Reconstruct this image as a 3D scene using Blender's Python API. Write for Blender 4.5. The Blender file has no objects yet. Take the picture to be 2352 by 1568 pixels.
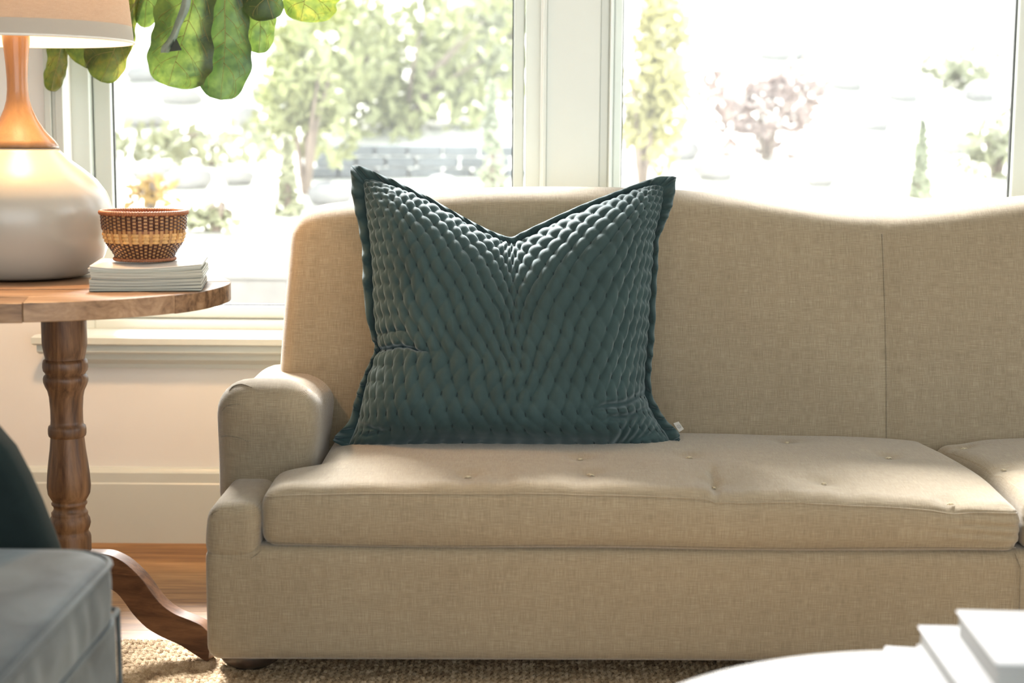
import bpy, bmesh, math, random
import numpy as np
from mathutils import Vector, Matrix
random.seed(7)
S = bpy.context.scene
COL = S.collection
PI = math.pi

# ------------------------------------------------------------------ camera
FPX = 3600.0
H = 1.10
TH = math.atan(474 / FPX)
ROLL = 0.007
fwd = Vector((0, math.cos(TH), -math.sin(TH)))
up0 = Vector((0, math.sin(TH), math.cos(TH)))
rt0 = Vector((1, 0, 0))
upv = up0 * math.cos(ROLL) - rt0 * math.sin(ROLL)
rtv = rt0 * math.cos(ROLL) + up0 * math.sin(ROLL)
cam = bpy.data.cameras.new('camera')
cam.sensor_width = 36
cam.lens = FPX / 2352 * 36
cam.clip_end = 200
cam.clip_start = 0.05
cam.dof.use_dof = True
cam.dof.focus_distance = 3.45
cam.dof.aperture_fstop = 2.6
co = bpy.data.objects.new('camera', cam)
COL.objects.link(co)
M = Matrix((rtv, upv, -fwd)).transposed().to_4x4()
M.translation = Vector((0, 0, H))
co.matrix_world = M
S.camera = co

# ------------------------------------------------------------------ world, exposure
S.view_settings.view_transform = 'Standard'
S.view_settings.look = 'None'
S.view_settings.gamma = 1
S.view_settings.use_curve_mapping = False
S.view_settings.exposure = 0.0
S.cycles.use_denoising = True
S.cycles.max_bounces = 8
S.cycles.sample_clamp_indirect = 5
S.cycles.sample_clamp_direct = 14
w = bpy.data.worlds.new('sky')
S.world = w
w.use_nodes = True
nt = w.node_tree
bg = nt.nodes['Background']
bg.inputs['Color'].default_value = (0.90, 0.97, 1.0, 1)
bg.inputs['Strength'].default_value = 4.1


def portal(loc, rot, sx, sy):
    l = bpy.data.lights.new('window_portal', 'AREA')
    l.shape = 'RECTANGLE'; l.size = sx; l.size_y = sy
    l.cycles.is_portal = True
    o = bpy.data.objects.new('window_portal', l); COL.objects.link(o)
    o.location = loc; o.rotation_euler = rot


portal((-0.02, 4.34, 1.62), (PI / 2, 0, PI), 2.1, 2.0)
portal((1.6, 4.34, 1.62), (PI / 2, 0, PI), 1.4, 2.0)
portal((4.36, 1.9, 1.6), (0, PI / 2, 0), 1.7, 2.6)
portal((0.6, -2.45, 1.35), (-PI / 2, 0, PI), 5.4, 2.3)
sun = bpy.data.lights.new('veiled_sun', 'SUN')
sun.energy = 34.0
sun.angle = math.radians(17)
sun.color = (1.0, 0.98, 0.95)
so = bpy.data.objects.new('veiled_sun', sun); COL.objects.link(so)
so.rotation_euler = Vector((-0.235, 0.725, 0.645)).to_track_quat('Z', 'Y').to_euler()
LAMP_POWER = 78.0
LAMP_COL = (1.0, 0.59, 0.29)


# ------------------------------------------------------------------ pixel rays (used to lay out real positions)
def ray(px, py):
    return fwd + rtv * ((px - 1176) / FPX) + upv * ((784 - py) / FPX)


def at(px, py, Y):
    r = ray(px, py)
    k = Y / r.y
    return Vector((r.x * k, Y, H + r.z * k))


def atz(px, py, z):
    r = ray(px, py)
    k = (z - H) / r.z
    return Vector((r.x * k, r.y * k, z))


# ------------------------------------------------------------------ material helpers
class NT:
    def __init__(s, name):
        s.m = bpy.data.materials.new(name); s.m.use_nodes = True
        s.t = s.m.node_tree; s.b = s.t.nodes['Principled BSDF']

    def n(s, typ, **kw):
        nd = s.t.nodes.new(typ)
        for k, v in kw.items():
            if hasattr(nd, k): setattr(nd, k, v)
            else: nd.inputs[k].default_value = v
        return nd

    def l(s, a, b): s.t.links.new(a, b)

    def obj(s, scale=(1, 1, 1), mat=None):
        tc = s.n('ShaderNodeTexCoord'); mp = s.n('ShaderNodeMapping')
        mp.inputs['Scale'].default_value = scale
        s.l(tc.outputs['Object'], mp.inputs['Vector'])
        return mp.outputs['Vector']

    def noise(s, vec, scale, detail=3, rough=0.5, dist=0.0):
        nd = s.n('ShaderNodeTexNoise'); s.l(vec, nd.inputs['Vector'])
        nd.inputs['Scale'].default_value = scale; nd.inputs['Detail'].default_value = detail
        nd.inputs['Roughness'].default_value = rough; nd.inputs['Distortion'].default_value = dist
        return nd.outputs['Fac']

    def ramp(s, fac, stops):
        r = s.n('ShaderNodeValToRGB'); s.l(fac, r.inputs['Fac'])
        e = r.color_ramp.elements
        while len(e) < len(stops): e.new(0.5)
        for i, (p, c) in enumerate(stops):
            e[i].position = p; e[i].color = (*c, 1) if len(c) == 3 else c
        return r.outputs['Color']

    def math(s, op, a, b=None, c=None):
        nd = s.n('ShaderNodeMath', operation=op)
        for i, v in enumerate((a, b, c)):
            if v is None: continue
            if isinstance(v, (int, float)): nd.inputs[i].default_value = v
            else: s.l(v, nd.inputs[i])
        return nd.outputs[0]

    def mix(s, fac, a, b, blend='MIX'):
        nd = s.n('ShaderNodeMix', data_type='RGBA', blend_type=blend)
        for sock, v in ((nd.inputs[0], fac), (nd.inputs[6], a), (nd.inputs[7], b)):
            if isinstance(v, (int, float)): sock.default_value = v
            elif isinstance(v, tuple): sock.default_value = (*v, 1)
            else: s.l(v, sock)
        return nd.outputs[2]

    def bump(s, h, dist, strength=1.0):
        nd = s.n('ShaderNodeBump'); s.l(h, nd.inputs['Height'])
        nd.inputs['Distance'].default_value = dist; nd.inputs['Strength'].default_value = strength
        s.l(nd.outputs['Normal'], s.b.inputs['Normal'])

    def set(s, **kw):
        for k, v in kw.items():
            sock = s.b.inputs[k.replace('_', ' ')]
            if hasattr(v, 'links') or isinstance(v, bpy.types.NodeSocket): s.l(v, sock)
            elif isinstance(v, tuple): sock.default_value = (*v, 1)
            else: sock.default_value = v
        return s.m


def plain(name, col, rough=0.5, var=0.06, scale=12, bump=0.0, **kw):
    t = NT(name)
    f = t.noise(t.obj(), scale, 3)
    c = t.ramp(f, [(0.3, tuple(x * (1 - var) for x in col)), (0.7, tuple(min(1, x * (1 + var)) for x in col))])
    t.set(Base_Color=c, Roughness=rough, **kw)
    if bump: t.bump(t.noise(t.obj(), scale * 8, 2), bump)
    return t.m


def linen(name, dark, mid, light, streak=1.0):
    t = NT(name)
    tc = t.n('ShaderNodeTexCoord'); sep = t.n('ShaderNodeSeparateXYZ'); t.l(tc.outputs['Object'], sep.inputs[0])
    x, y, z = sep.outputs
    sn = t.n('ShaderNodeSeparateXYZ'); t.l(tc.outputs['Normal'], sn.inputs[0])
    sx_ = t.math('GREATER_THAN', t.math('ABSOLUTE', sn.outputs[0]), 0.74)
    sz_ = t.math('GREATER_THAN', t.math('ABSOLUTE', sn.outputs[2]), 0.74)
    a = t.math('ADD', x, t.math('MULTIPLY', t.math('SUBTRACT', y, x), sx_))
    b = t.math('ADD', z, t.math('MULTIPLY', t.math('SUBTRACT', y, z), sz_))
    def vec(sa, sb, off):
        c = t.n('ShaderNodeCombineXYZ')
        t.l(t.math('MULTIPLY', a, sa), c.inputs[0]); t.l(t.math('MULTIPLY', b, sb), c.inputs[1]); c.inputs[2].default_value = off
        return c.outputs[0]
    warp = t.noise(vec(620, 34, 0.0), 1.0, 2)
    weft = t.noise(vec(34, 620, 3.0), 1.0, 2)
    st = t.noise(vec(70, 3, 7.0), 1.0, 3)
    st2 = t.noise(vec(4, 60, 9.0), 1.0, 3)
    big = t.noise(vec(3, 3, 1.0), 1.0, 2)
    wa = t.math('SINE', t.math('MULTIPLY', a, 2 * PI / 0.0030)); wb = t.math('SINE', t.math('MULTIPLY', b, 2 * PI / 0.0030))
    ww = t.math('MULTIPLY', wa, wb)
    s1 = t.math('ADD', warp, weft)
    s2 = t.math('ADD', t.math('MULTIPLY', s1, 0.36), t.math('ADD', t.math('MULTIPLY', t.math('ADD', st, st2), 0.08 * streak), 0.32))
    s3 = t.math('ADD', s2, t.math('MULTIPLY', big, 0.10))
    s4 = t.math('ADD', s3, t.math('MULTIPLY', ww, 0.07))
    c = t.ramp(s4, [(0.53, dark), (0.80, mid), (1.06, light)])
    t.set(Base_Color=c, Roughness=0.85, Sheen_Weight=0.42, Sheen_Roughness=0.35)
    t.b.inputs['Specular IOR Level'].default_value = 0.2
    t.bump(t.math('ADD', s1, t.math('MULTIPLY', ww, 0.35)), 0.0011, 0.7)
    return t.m


def wood(name, dark, mid, light, axis='X', scale=1.0, rough=0.45, coat=0.0):
    t = NT(name)
    sc = {'X': (1.2, 14, 14), 'Z': (14, 14, 1.2), 'Y': (14, 1.2, 14)}[axis]
    v = t.obj(tuple(q * scale for q in sc))
    oi = t.n('ShaderNodeObjectInfo')
    add = t.n('ShaderNodeVectorMath', operation='ADD'); t.l(v, add.inputs[0])
    mul = t.n('ShaderNodeVectorMath', operation='SCALE'); mul.inputs[0].default_value = (37, 23, 51); t.l(oi.outputs['Random'], mul.inputs['Scale'])
    t.l(mul.outputs[0], add.inputs[1])
    v = add.outputs[0]
    g1 = t.noise(v, 2.2, 6, 0.62, 1.4)
    g2 = t.noise(v, 9.0, 4, 0.6, 0.5)
    f = t.math('ADD', t.math('MULTIPLY', g1, 0.75), t.math('MULTIPLY', g2, 0.25))
    f = t.math('ADD', f, t.math('MULTIPLY', t.math('SUBTRACT', oi.outputs['Random'], 0.5), 0.14))
    c = t.ramp(f, [(0.33, dark), (0.5, mid), (0.68, light)])
    t.set(Base_Color=c, Roughness=rough)
    if coat: t.set(Coat_Weight=coat, Coat_Roughness=0.15)
    t.bump(g2, 0.0008, 0.6)
    return t.m


def velvet(name, col, sheen, srough=0.35, var=0.25, rough=0.85, tint=(0.85, 0.97, 1.0)):
    t = NT(name)
    f = t.noise(t.obj(), 9, 4, 0.6, 0.8)
    f2 = t.noise(t.obj(), 900, 1)
    ff = t.math('ADD', t.math('MULTIPLY', f, 0.8), t.math('MULTIPLY', f2, 0.2))
    c = t.ramp(ff, [(0.3, tuple(x * (1 - var) for x in col)), (0.7, tuple(x * (1 + var) for x in col))])
    t.set(Base_Color=c, Roughness=rough, Sheen_Weight=sheen, Sheen_Roughness=srough, Sheen_Tint=tint)
    t.b.inputs['Specular IOR Level'].default_value = 0.15
    t.bump(t.math('ADD', f2, 0.0), 0.0006, 0.5)
    return t.m


M_WHITE = plain('white_trim_paint', (0.64, 0.68, 0.64), 0.35, 0.01)
M_WALL = plain('wall_paint', (0.84, 0.83, 0.80), 0.8, 0.015, 6, 0.0003)
M_CEIL = plain('ceiling_paint', (0.8, 0.8, 0.78), 0.9, 0.01)
M_LINEN = linen('sofa_linen', (0.155, 0.120, 0.077), (0.258, 0.208, 0.139), (0.375, 0.318, 0.222))
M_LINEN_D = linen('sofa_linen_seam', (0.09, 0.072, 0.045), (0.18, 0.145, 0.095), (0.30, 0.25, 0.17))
M_PILLOW = velvet('teal_velvet', (0.029, 0.053, 0.054), 0.42, 0.42, 0.18, 0.75, (0.80, 0.92, 0.95))
M_THREAD = plain('dark_stitch_thread', (0.008, 0.022, 0.024), 0.8, 0.1)
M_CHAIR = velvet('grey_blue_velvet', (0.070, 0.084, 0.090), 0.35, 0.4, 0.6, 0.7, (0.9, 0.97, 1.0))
M_CHAIR_SHADE = velvet('shaded_teal_velvet', (0.010, 0.018, 0.018), 0.12, 0.3, 0.2)  # armchair arms and backrest: their shade is put into a darker teal
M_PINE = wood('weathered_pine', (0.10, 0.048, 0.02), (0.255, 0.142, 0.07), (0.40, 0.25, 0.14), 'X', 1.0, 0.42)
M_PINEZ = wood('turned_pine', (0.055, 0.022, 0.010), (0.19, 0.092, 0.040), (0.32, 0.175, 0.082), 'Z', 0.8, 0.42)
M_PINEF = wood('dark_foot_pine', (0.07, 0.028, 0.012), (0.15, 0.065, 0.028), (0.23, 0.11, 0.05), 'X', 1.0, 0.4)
M_FLOOR = wood('oak_plank', (0.17, 0.072, 0.024), (0.33, 0.165, 0.058), (0.47, 0.26, 0.11), 'X', 0.8, 0.5)
M_GAP = plain('dark_joint', (0.03, 0.015, 0.008), 0.9)
M_NECK = wood('honey_maple', (0.155, 0.073, 0.023), (0.205, 0.103, 0.034), (0.25, 0.133, 0.05), 'Z', 0.5, 0.4, 0.5)
M_CERAM = plain('glazed_ceramic', (0.42, 0.39, 0.33), 0.3, 0.02, 5, Coat_Weight=0.4, Coat_Roughness=0.2)
M_METAL = plain('dark_metal', (0.05, 0.05, 0.05), 0.4, 0.1, Metallic=0.7)
M_TUFT = plain('tuft_cotton', (0.50, 0.43, 0.30), 0.9, 0.1, 60)
M_FOOT = wood('dark_bun_foot', (0.02, 0.013, 0.009), (0.045, 0.03, 0.02), (0.08, 0.05, 0.035), 'Z', 1.0, 0.4)


# ------------------------------------------------------------------ mesh helpers
def prop(o, label=None, cat=None, group=None, kind=None):
    if label: o['label'] = label
    if cat: o['category'] = cat
    if group: o['group'] = group
    if kind: o['kind'] = kind
    return o


def link(name, me, mat, parent=None, smooth=True):
    if mat is not None and len(me.materials) == 0: me.materials.append(mat)
    if smooth and len(me.polygons): me.polygons.foreach_set('use_smooth', [True] * len(me.polygons))
    o = bpy.data.objects.new(name, me); COL.objects.link(o)
    if parent is not None: o.parent = parent
    return o


def empty(name, label, cat, loc=(0, 0, 0), group=None):
    o = bpy.data.objects.new(name, None); o.empty_display_size = 0.05
    COL.objects.link(o); o.location = loc
    return prop(o, label, cat, group)


class MB:
    def __init__(s): s.v = []; s.f = []

    def add(s, vs, fs):
        k = len(s.v); s.v += [tuple(p) for p in vs]; s.f += [tuple(i + k for i in f) for f in fs]; return s

    def box(s, a, b):
        (x0, y0, z0), (x1, y1, z1) = a, b
        return s.add([(x0, y0, z0), (x1, y0, z0), (x1, y1, z0), (x0, y1, z0), (x0, y0, z1), (x1, y0, z1), (x1, y1, z1), (x0, y1, z1)],
                     [(0, 3, 2, 1), (4, 5, 6, 7), (0, 1, 5, 4), (1, 2, 6, 5), (2, 3, 7, 6), (3, 0, 4, 7)])

    def tube(s, pts, r, n=8, caps=True):
        pts = [Vector(p) for p in pts]; R = r if hasattr(r, '__len__') else [r] * len(pts)
        rings = []; ref = None
        for i, p in enumerate(pts):
            d = (pts[min(i + 1, len(pts) - 1)] - pts[max(i - 1, 0)])
            if d.length < 1e-9: d = Vector((0, 0, 1))
            d.normalize()
            if ref is None:
                ref = d.orthogonal().normalized()
            ref = (ref - d * ref.dot(d))
            if ref.length < 1e-6: ref = d.orthogonal()
            ref.normalize(); q = d.cross(ref)
            rings.append([p + (ref * math.cos(2 * PI * k / n) + q * math.sin(2 * PI * k / n)) * R[i] for k in range(n)])
        vs = [v for g in rings for v in g]; fs = []
        for i in range(len(rings) - 1):
            for k in range(n):
                fs.append((i * n + k, i * n + (k + 1) % n, (i + 1) * n + (k + 1) % n, (i + 1) * n + k))
        if caps: fs.append(tuple(range(n))[::-1]); fs.append(tuple((len(rings) - 1) * n + k for k in range(n)))
        return s.add(vs, fs)

    def lathe(s, prof, n=48, c=(0, 0, 0)):
        vs = []; fs = []
        for r, z in prof:
            for k in range(n):
                a = 2 * PI * k / n
                vs.append((c[0] + r * math.cos(a), c[1] + r * math.sin(a), c[2] + z))
        for i in range(len(prof) - 1):
            for k in range(n):
                fs.append((i * n + k, i * n + (k + 1) % n, (i + 1) * n + (k + 1) % n, (i + 1) * n + k))
        if prof[0][0] > 1e-5: fs.append(tuple(range(n))[::-1])
        if prof[-1][0] > 1e-5: fs.append(tuple((len(prof) - 1) * n + k for k in range(n)))
        return s.add(vs, fs)

    def prism(s, poly, fn, t0, t1):
        n = len(poly)
        vs = [fn(p, t0) for p in poly] + [fn(p, t1) for p in poly]
        fs = [tuple(range(n))[::-1], tuple(range(n, 2 * n))] + [(i, (i + 1) % n, (i + 1) % n + n, i + n) for i in range(n)]
        return s.add(vs, fs)

    def build(s, name, mat, parent=None, smooth=True, bevel=0.0, seg=2, autos=None):
        me = bpy.data.meshes.new(name); me.from_pydata(s.v, [], s.f)
        bm = bmesh.new(); bm.from_mesh(me)
        bmesh.ops.recalc_face_normals(bm, faces=bm.faces); bm.to_mesh(me); bm.free()
        o = link(name, me, mat, parent, smooth)
        if bevel:
            md = o.modifiers.new('bevel', 'BEVEL'); md.width = bevel; md.segments = seg; md.limit_method = 'ANGLE'; md.angle_limit = 0.6
        if smooth and autos is not None:
            me.set_sharp_from_angle(angle=autos)
        return o


def rbox(a, b, r, n=(20, 10, 10), deform=None, er=None):
    """rounded box with evenly spaced rows plus rows in the rounded edges"""
    a = Vector(a); b = Vector(b); c = (a + b) / 2; h = (b - a) / 2
    r = r if isinstance(r, tuple) else (r, r, r)
    rr = [min(r[i], h[i] * 0.98) for i in range(3)]
    def line(i):
        hi = h[i]; ri = rr[i]; q = []
        k = 6
        for j in range(k): q.append(-hi + ri * (1 - math.cos(j / k * PI / 2)))
        for j in range(n[i] + 1): q.append(-(hi - ri) + 2 * (hi - ri) * j / n[i])
        for j in range(k - 1, -1, -1): q.append(hi - ri * (1 - math.cos(j / k * PI / 2)))
        return q
    L = [line(i) for i in range(3)]
    idx = {}; V = []; F = []
    def vid(p):
        key = (round(p[0], 6), round(p[1], 6), round(p[2], 6))
        if key not in idx: idx[key] = len(V); V.append(p)
        return idx[key]
    for ax in range(3):
        u, v = [(1, 2), (2, 0), (0, 1)][ax]
        for sgn in (-1, 1):
            for i in range(len(L[u]) - 1):
                for j in range(len(L[v]) - 1):
                    q = []
                    for di, dj in ((0, 0), (1, 0), (1, 1), (0, 1)):
                        p = [0, 0, 0]; p[ax] = sgn * h[ax]; p[u] = L[u][i + di]; p[v] = L[v][j + dj]; q.append(vid(p))
                    F.append(tuple(q if sgn > 0 else q[::-1]))
    out = []
    for p in V:
        e = Vector([max(-1, min(1, 0)) for _ in range(3)]); inner = Vector([max(-(h[i] - rr[i]), min(h[i] - rr[i], p[i])) for i in range(3)])
        d = Vector([(p[i] - inner[i]) / rr[i] for i in range(3)])
        if d.length > 1e-9:
            d.normalize()
            d = Vector([d[i] * rr[i] for i in range(3)])
        w_ = inner + d + c
        if deform: w_ = deform(w_)
        out.append(tuple(w_))
    m = MB(); m.v = out; m.f = F
    return m


def sstep(a, b, x):
    t = max(0.0, min(1.0, (x - a) / (b - a))); return t * t * (3 - 2 * t)


def interp(pts, x):
    if x <= pts[0][0]: return pts[0][1]
    for (x0, y0), (x1, y1) in zip(pts, pts[1:]):
        if x <= x1: return y0 + (y1 - y0) * (x - x0) / (x1 - x0)
    return pts[-1][1]


def sinterp(pts, x):
    """smooth (catmull) interpolation of monotone x points"""
    n = len(pts)
    if x <= pts[0][0]: return pts[0][1]
    if x >= pts[-1][0]: return pts[-1][1]
    for i in range(n - 1):
        if x <= pts[i + 1][0]: break
    x1, y1 = pts[i]; x2, y2 = pts[i + 1]
    m1 = (pts[i + 1][1] - pts[i - 1][1]) / (pts[i + 1][0] - pts[i - 1][0]) if i > 0 else (y2 - y1) / (x2 - x1)
    m2 = (pts[i + 2][1] - pts[i][1]) / (pts[i + 2][0] - pts[i][0]) if i + 2 < n else (y2 - y1) / (x2 - x1)
    hh = x2 - x1; t = (x - x1) / hh
    return ((2 * t ** 3 - 3 * t ** 2 + 1) * y1 + (t ** 3 - 2 * t ** 2 + t) * hh * m1 + (-2 * t ** 3 + 3 * t ** 2) * y2 + (t ** 3 - t ** 2) * hh * m2)


def polyl(pts, t):
    """point at fraction t along polyline by index"""
    f = t * (len(pts) - 1); i = min(int(f), len(pts) - 2); f -= i
    p = [pts[max(i - 1, 0)], pts[i], pts[i + 1], pts[min(i + 2, len(pts) - 1)]]
    r = []
    for k in range(2):
        a, b, c, d = (q[k] for q in p)
        r.append(0.5 * (2 * b + (c - a) * f + (2 * a - 5 * b + 4 * c - d) * f * f + (3 * b - a - 3 * c + d) * f ** 3))
    return r


# ================================================================== ROOM SHELL
WY = 4.15           # inner face of the window wall
RX0, RX1, RY0, RZ = -2.9, 4.3, -2.5, 2.75
G1 = (at(268, 560, 4.27).x, at(1179, 300, 4.27).x)      # glass edges window 1
G2 = (at(1426, 300, 4.27).x, at(2322, 300, 4.27).x)
GZ0 = at(900, 703, 4.27).z
GZ1 = 2.38
SILLZ = at(400, 768, 4.10).z
OX = 0.098         # from glass edge to rough opening

bx = MB()
floor = link('floor', bpy.data.meshes.new('floor'), None)
MB_ = MB().box((RX0, RY0, -0.06), (RX1, WY + 0.2, -0.012))
floor.data = MB_.build('tmp', M_GAP).data
bpy.data.objects.remove([o for o in bpy.data.objects if o.name.startswith('tmp')][0])
prop(floor, 'honey oak plank floor running along the window wall', kind='structure')
PW = 0.14
prng = random.Random(3)
y = RY0; row = 0
while y < WY - 0.01:
    x = RX0 - prng.random() * 1.2
    while x < RX1:
        L = 1.5 + prng.random() * 0.9
        x0 = max(x, RX0); x1 = min(x + L, RX1); y1 = min(y + PW, WY)
        if x1 - x0 > 0.05:
            k = MB().box((x0 + 0.0006, y + 0.0006, -0.012), (x1 - 0.0006, y1 - 0.0006, 0.0))
            k.build('plank', M_FLOOR, floor, smooth=False)
        x += L
    y += PW; row += 1


def struct(name, mb, mat, label, **kw):
    o = mb.build(name, mat, **kw)
    return prop(o, label, kind='structure')


m = MB()
ox0, ox1 = G1[0] - OX, G1[1] + 0.072
px0, px1 = G2[0] - 0.066, G2[1] + OX
zb, zt = GZ0 - 0.075, GZ1 + OX
m.box((RX0 - 0.15, WY, 0), (ox0, WY + 0.2, RZ))
m.box((ox1, WY, zb), (px0, WY + 0.2, zt))
m.box((px1, WY, 0), (RX1 + 0.15, WY + 0.2, RZ))
m.box((ox0, WY, 0), (px1, WY + 0.2, zb))
m.box((ox0, WY, zt), (px1, WY + 0.2, RZ))
struct('wall_back', m, M_WALL, 'cream painted wall under and around the two windows', smooth=False)
struct('wall_left', MB().box((RX0 - 0.15, RY0, 0), (RX0, WY, RZ)), M_WALL, 'cream wall at the left end of the room', smooth=False)
struct('wall_right', MB().box((RX1, RY0, 0), (RX1 + 0.15, 0.6, RZ)).box((RX1, 3.2, 0), (RX1 + 0.15, WY, RZ)).box((RX1, 0.6, 0), (RX1 + 0.15, 3.2, 0.75)).box((RX1, 0.6, 2.45), (RX1 + 0.15, 3.2, RZ)), M_WALL, 'cream wall with a side window opening at the right end of the room', smooth=False)
m = MB()
m.box((RX0, RY0 - 0.15, 0), (-2.1, RY0, RZ)); m.box((3.3, RY0 - 0.15, 0), (RX1, RY0, RZ))
m.box((-2.1, RY0 - 0.15, 2.5), (3.3, RY0, RZ)); m.box((-2.1, RY0 - 0.15, 0), (3.3, RY0, 0.2))
struct('wall_front', m, M_WALL, 'wall behind the camera with a wide opening to daylight', smooth=False)
struct('ceiling', MB().box((RX0 - 0.15, RY0 - 0.15, RZ), (RX1 + 0.15, WY + 0.2, RZ + 0.1)), M_CEIL, 'plain white ceiling above the room', smooth=False)

# glass
tg = NT('window_glass')
tr = tg.n('ShaderNodeBsdfTransparent'); gl = tg.n('ShaderNodeBsdfGlossy'); gl.inputs['Roughness'].default_value = 0.35
mx = tg.n('ShaderNodeMixShader'); fr = tg.n('ShaderNodeFresnel'); fr.inputs['IOR'].default_value = 1.3
mx.inputs[0].default_value = 0.065; tg.l(tr.outputs[0], mx.inputs[1]); tg.l(gl.outputs[0], mx.inputs[2])
tg.l(mx.outputs[0], tg.t.nodes['Material Output'].inputs['Surface'])
M_GLASS = tg.m


def frame_ring(x0, x1, z0, z1, wl, wr, wb, wt, y0, y1):
    m = MB()
    m.box((x0 - wl, y0, z0 - wb), (x0, y1, z1 + wt)); m.box((x1, y0, z0 - wb), (x1 + wr, y1, z1 + wt))
    m.box((x0, y0, z0 - wb), (x1, y1, z0)); m.box((x0, y0, z1), (x1, y1, z1 + wt))
    return m


def window(name, gx, wl, wr, label):
    x0, x1 = gx
    o = prop(frame_ring(x0 - wl[0], x1 + wr[0], GZ0 - 0.036, GZ1 + 0.045, wl[1], wr[1], 0.036, 0.05, 4.215, 4.33).build(name, M_WHITE, smooth=False, bevel=0.003), label, kind='structure')
    frame_ring(x0, x1, GZ0, GZ1, wl[0] - 0.003, wr[0] - 0.003, 0.034, 0.043, 4.245, 4.29).build('sash', M_WHITE, o, smooth=False, bevel=0.004)
    frame_ring(x0 + 0.004, x1 - 0.004, GZ0 + 0.004, GZ1 - 0.004, 0.004, 0.004, 0.004, 0.004, 4.262, 4.275).build('glazing_gasket', M_METAL, o, smooth=False)
    MB().box((x0, 4.266, GZ0), (x1, 4.271, GZ1)).build('pane', M_GLASS, o, smooth=False)
    return o


window('window_1', G1, (0.050, 0.05), (0.032, 0.042), 'white framed picture window on the left behind lamp and pillow')
window('window_2', G2, (0.026, 0.040), (0.05, 0.05), 'white framed picture window on the right above the sofa back')


def molded(x0, x1, prof_fn, z0, z1, name, label):
    m = MB()
    for (a, b, d0, d1) in prof_fn: m.box((x0 + a, WY - d1, z0), (x0 + b, WY - d0, z1))
    return prop(m.build(name, M_WHITE, smooth=False, bevel=0.0025), label, kind='structure')


# casing left of window 1 (stepped), between windows, right
cl0 = at(112, 400, WY).x
molded(cl0, 0, [(0, 0.018, -0.02, 0.024), (0.018, ox0 - cl0 - 0.014, -0.02, 0.016), (ox0 - cl0 - 0.018, ox0 - cl0 + 0.003, -0.02, 0.022)], SILLZ + 0.001, zt + 0.09, 'trim_1', 'white stepped casing on the left side of the left window')
b0 = at(1247, 200, WY).x; b1 = at(1402, 200, WY).x
m = MB()
m.box((b0, WY - 0.03, SILLZ), (b0 + 0.009, WY + 0.02, zt + 0.09))
m.box((b0 + 0.009, WY - 0.018, SILLZ), (b1 - 0.028, WY + 0.02, zt + 0.09))
m.box((b1 - 0.028, WY - 0.012, SILLZ), (b1 - 0.005, WY + 0.02, zt + 0.09))
m.box((b1 - 0.005, WY - 0.03, SILLZ), (b1, WY + 0.02, zt + 0.09))
prop(m.build('trim_2', M_WHITE, smooth=False, bevel=0.003), 'wide white mullion casing between the two windows', kind='structure')
m = MB(); m.box((px1, WY - 0.022, SILLZ), (px1 + 0.11, WY + 0.02, zt + 0.09))
prop(m.build('trim_3', M_WHITE, smooth=False, bevel=0.003), 'white casing right of the right window', kind='structure')
m = MB(); m.box((cl0, WY - 0.024, zt), (px1 + 0.11, WY + 0.02, zt + 0.1))
prop(m.build('trim_4', M_WHITE, smooth=False, bevel=0.003), 'white head casing above both windows', kind='structure')
# stool + apron profile (x run)
sx0 = at(70, 790, 4.06).x; sx1 = px1 + 0.17


def run(prof, x0, x1, name, label, ends=0.0):
    m = MB(); n = len(prof)
    vs = []
    for xx, s_ in ((x0, 1), (x1, -1)):
        for (d, z) in prof: vs.append((xx + s_ * ends * (0.09 - d), WY - d, z))
    fs = [tuple(range(n)), tuple(range(n, 2 * n))[::-1]] + [(i, i + n, (i + 1) % n + n, (i + 1) % n) for i in range(n)]
    m.add(vs, fs)
    return prop(m.build(name, M_WHITE, smooth=True, autos=0.5), label, kind='structure')


z = SILLZ
run([(-0.07, z), (0.078, z), (0.088, z - 0.006), (0.088, z - 0.022), (0.080, z - 0.027), (0.072, z - 0.028), (0.072, z - 0.045), (0.064, z - 0.052),
     (0.050, z - 0.054), (0.048, z - 0.068), (0.030, z - 0.080), (0.026, z - 0.082), (0.022, z - 0.094), (0.0, z - 0.096), (-0.0, z - 0.02), (-0.07, z - 0.02)],
    sx0, sx1, 'trim_5', 'white moulded window stool and apron beneath the windows', 0.55)
bz = at(350, 1078, WY).z
run([(0, 0.0), (0.022, 0.0), (0.022, bz - 0.036), (0.019, bz - 0.032), (0.019, bz - 0.006), (0.014, bz - 0.002), (0.010, bz + 0.004), (0, bz + 0.008)],
    RX0, RX1, 'baseboard_back', 'tall white baseboard with stepped cap under the windows')

# ================================================================== GARDEN
garden_mat = plain('pale_garden_gravel', (0.50, 0.50, 0.45), 0.95, 0.25, 0.7)
def gz(x, y):
    return interp([(4.4, 0.30), (5, 0.36), (7, 0.68), (9, 0.86), (12, 1.32), (16, 2.1), (20, 2.95), (30, 5.2)], y) + 0.03 * math.sin(x * 0.9 + y * 0.7)
m = MB(); nx, ny = 60, 50
vs = [(-16 + 34 * i / nx, 4.6 + 24 * j / ny, gz(-16 + 34 * i / nx, 4.6 + 24 * j / ny)) for j in range(ny + 1) for i in range(nx + 1)]
m.add(vs, [(j * (nx + 1) + i, j * (nx + 1) + i + 1, (j + 1) * (nx + 1) + i + 1, (j + 1) * (nx + 1) + i) for j in range(ny) for i in range(nx)])
prop(m.build('garden_ground', garden_mat), 'pale sunlit garden slope outside the windows', kind='structure')


def leafmat(name, col):
    t = NT(name); f = t.noise(t.obj(), 3.5, 3)
    c = t.ramp(f, [(0.3, tuple(x * 0.65 for x in col)), (0.7, tuple(min(1, x * 1.35) for x in col))])
    t.set(Base_Color=c, Roughness=0.7); return t.m


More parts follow.
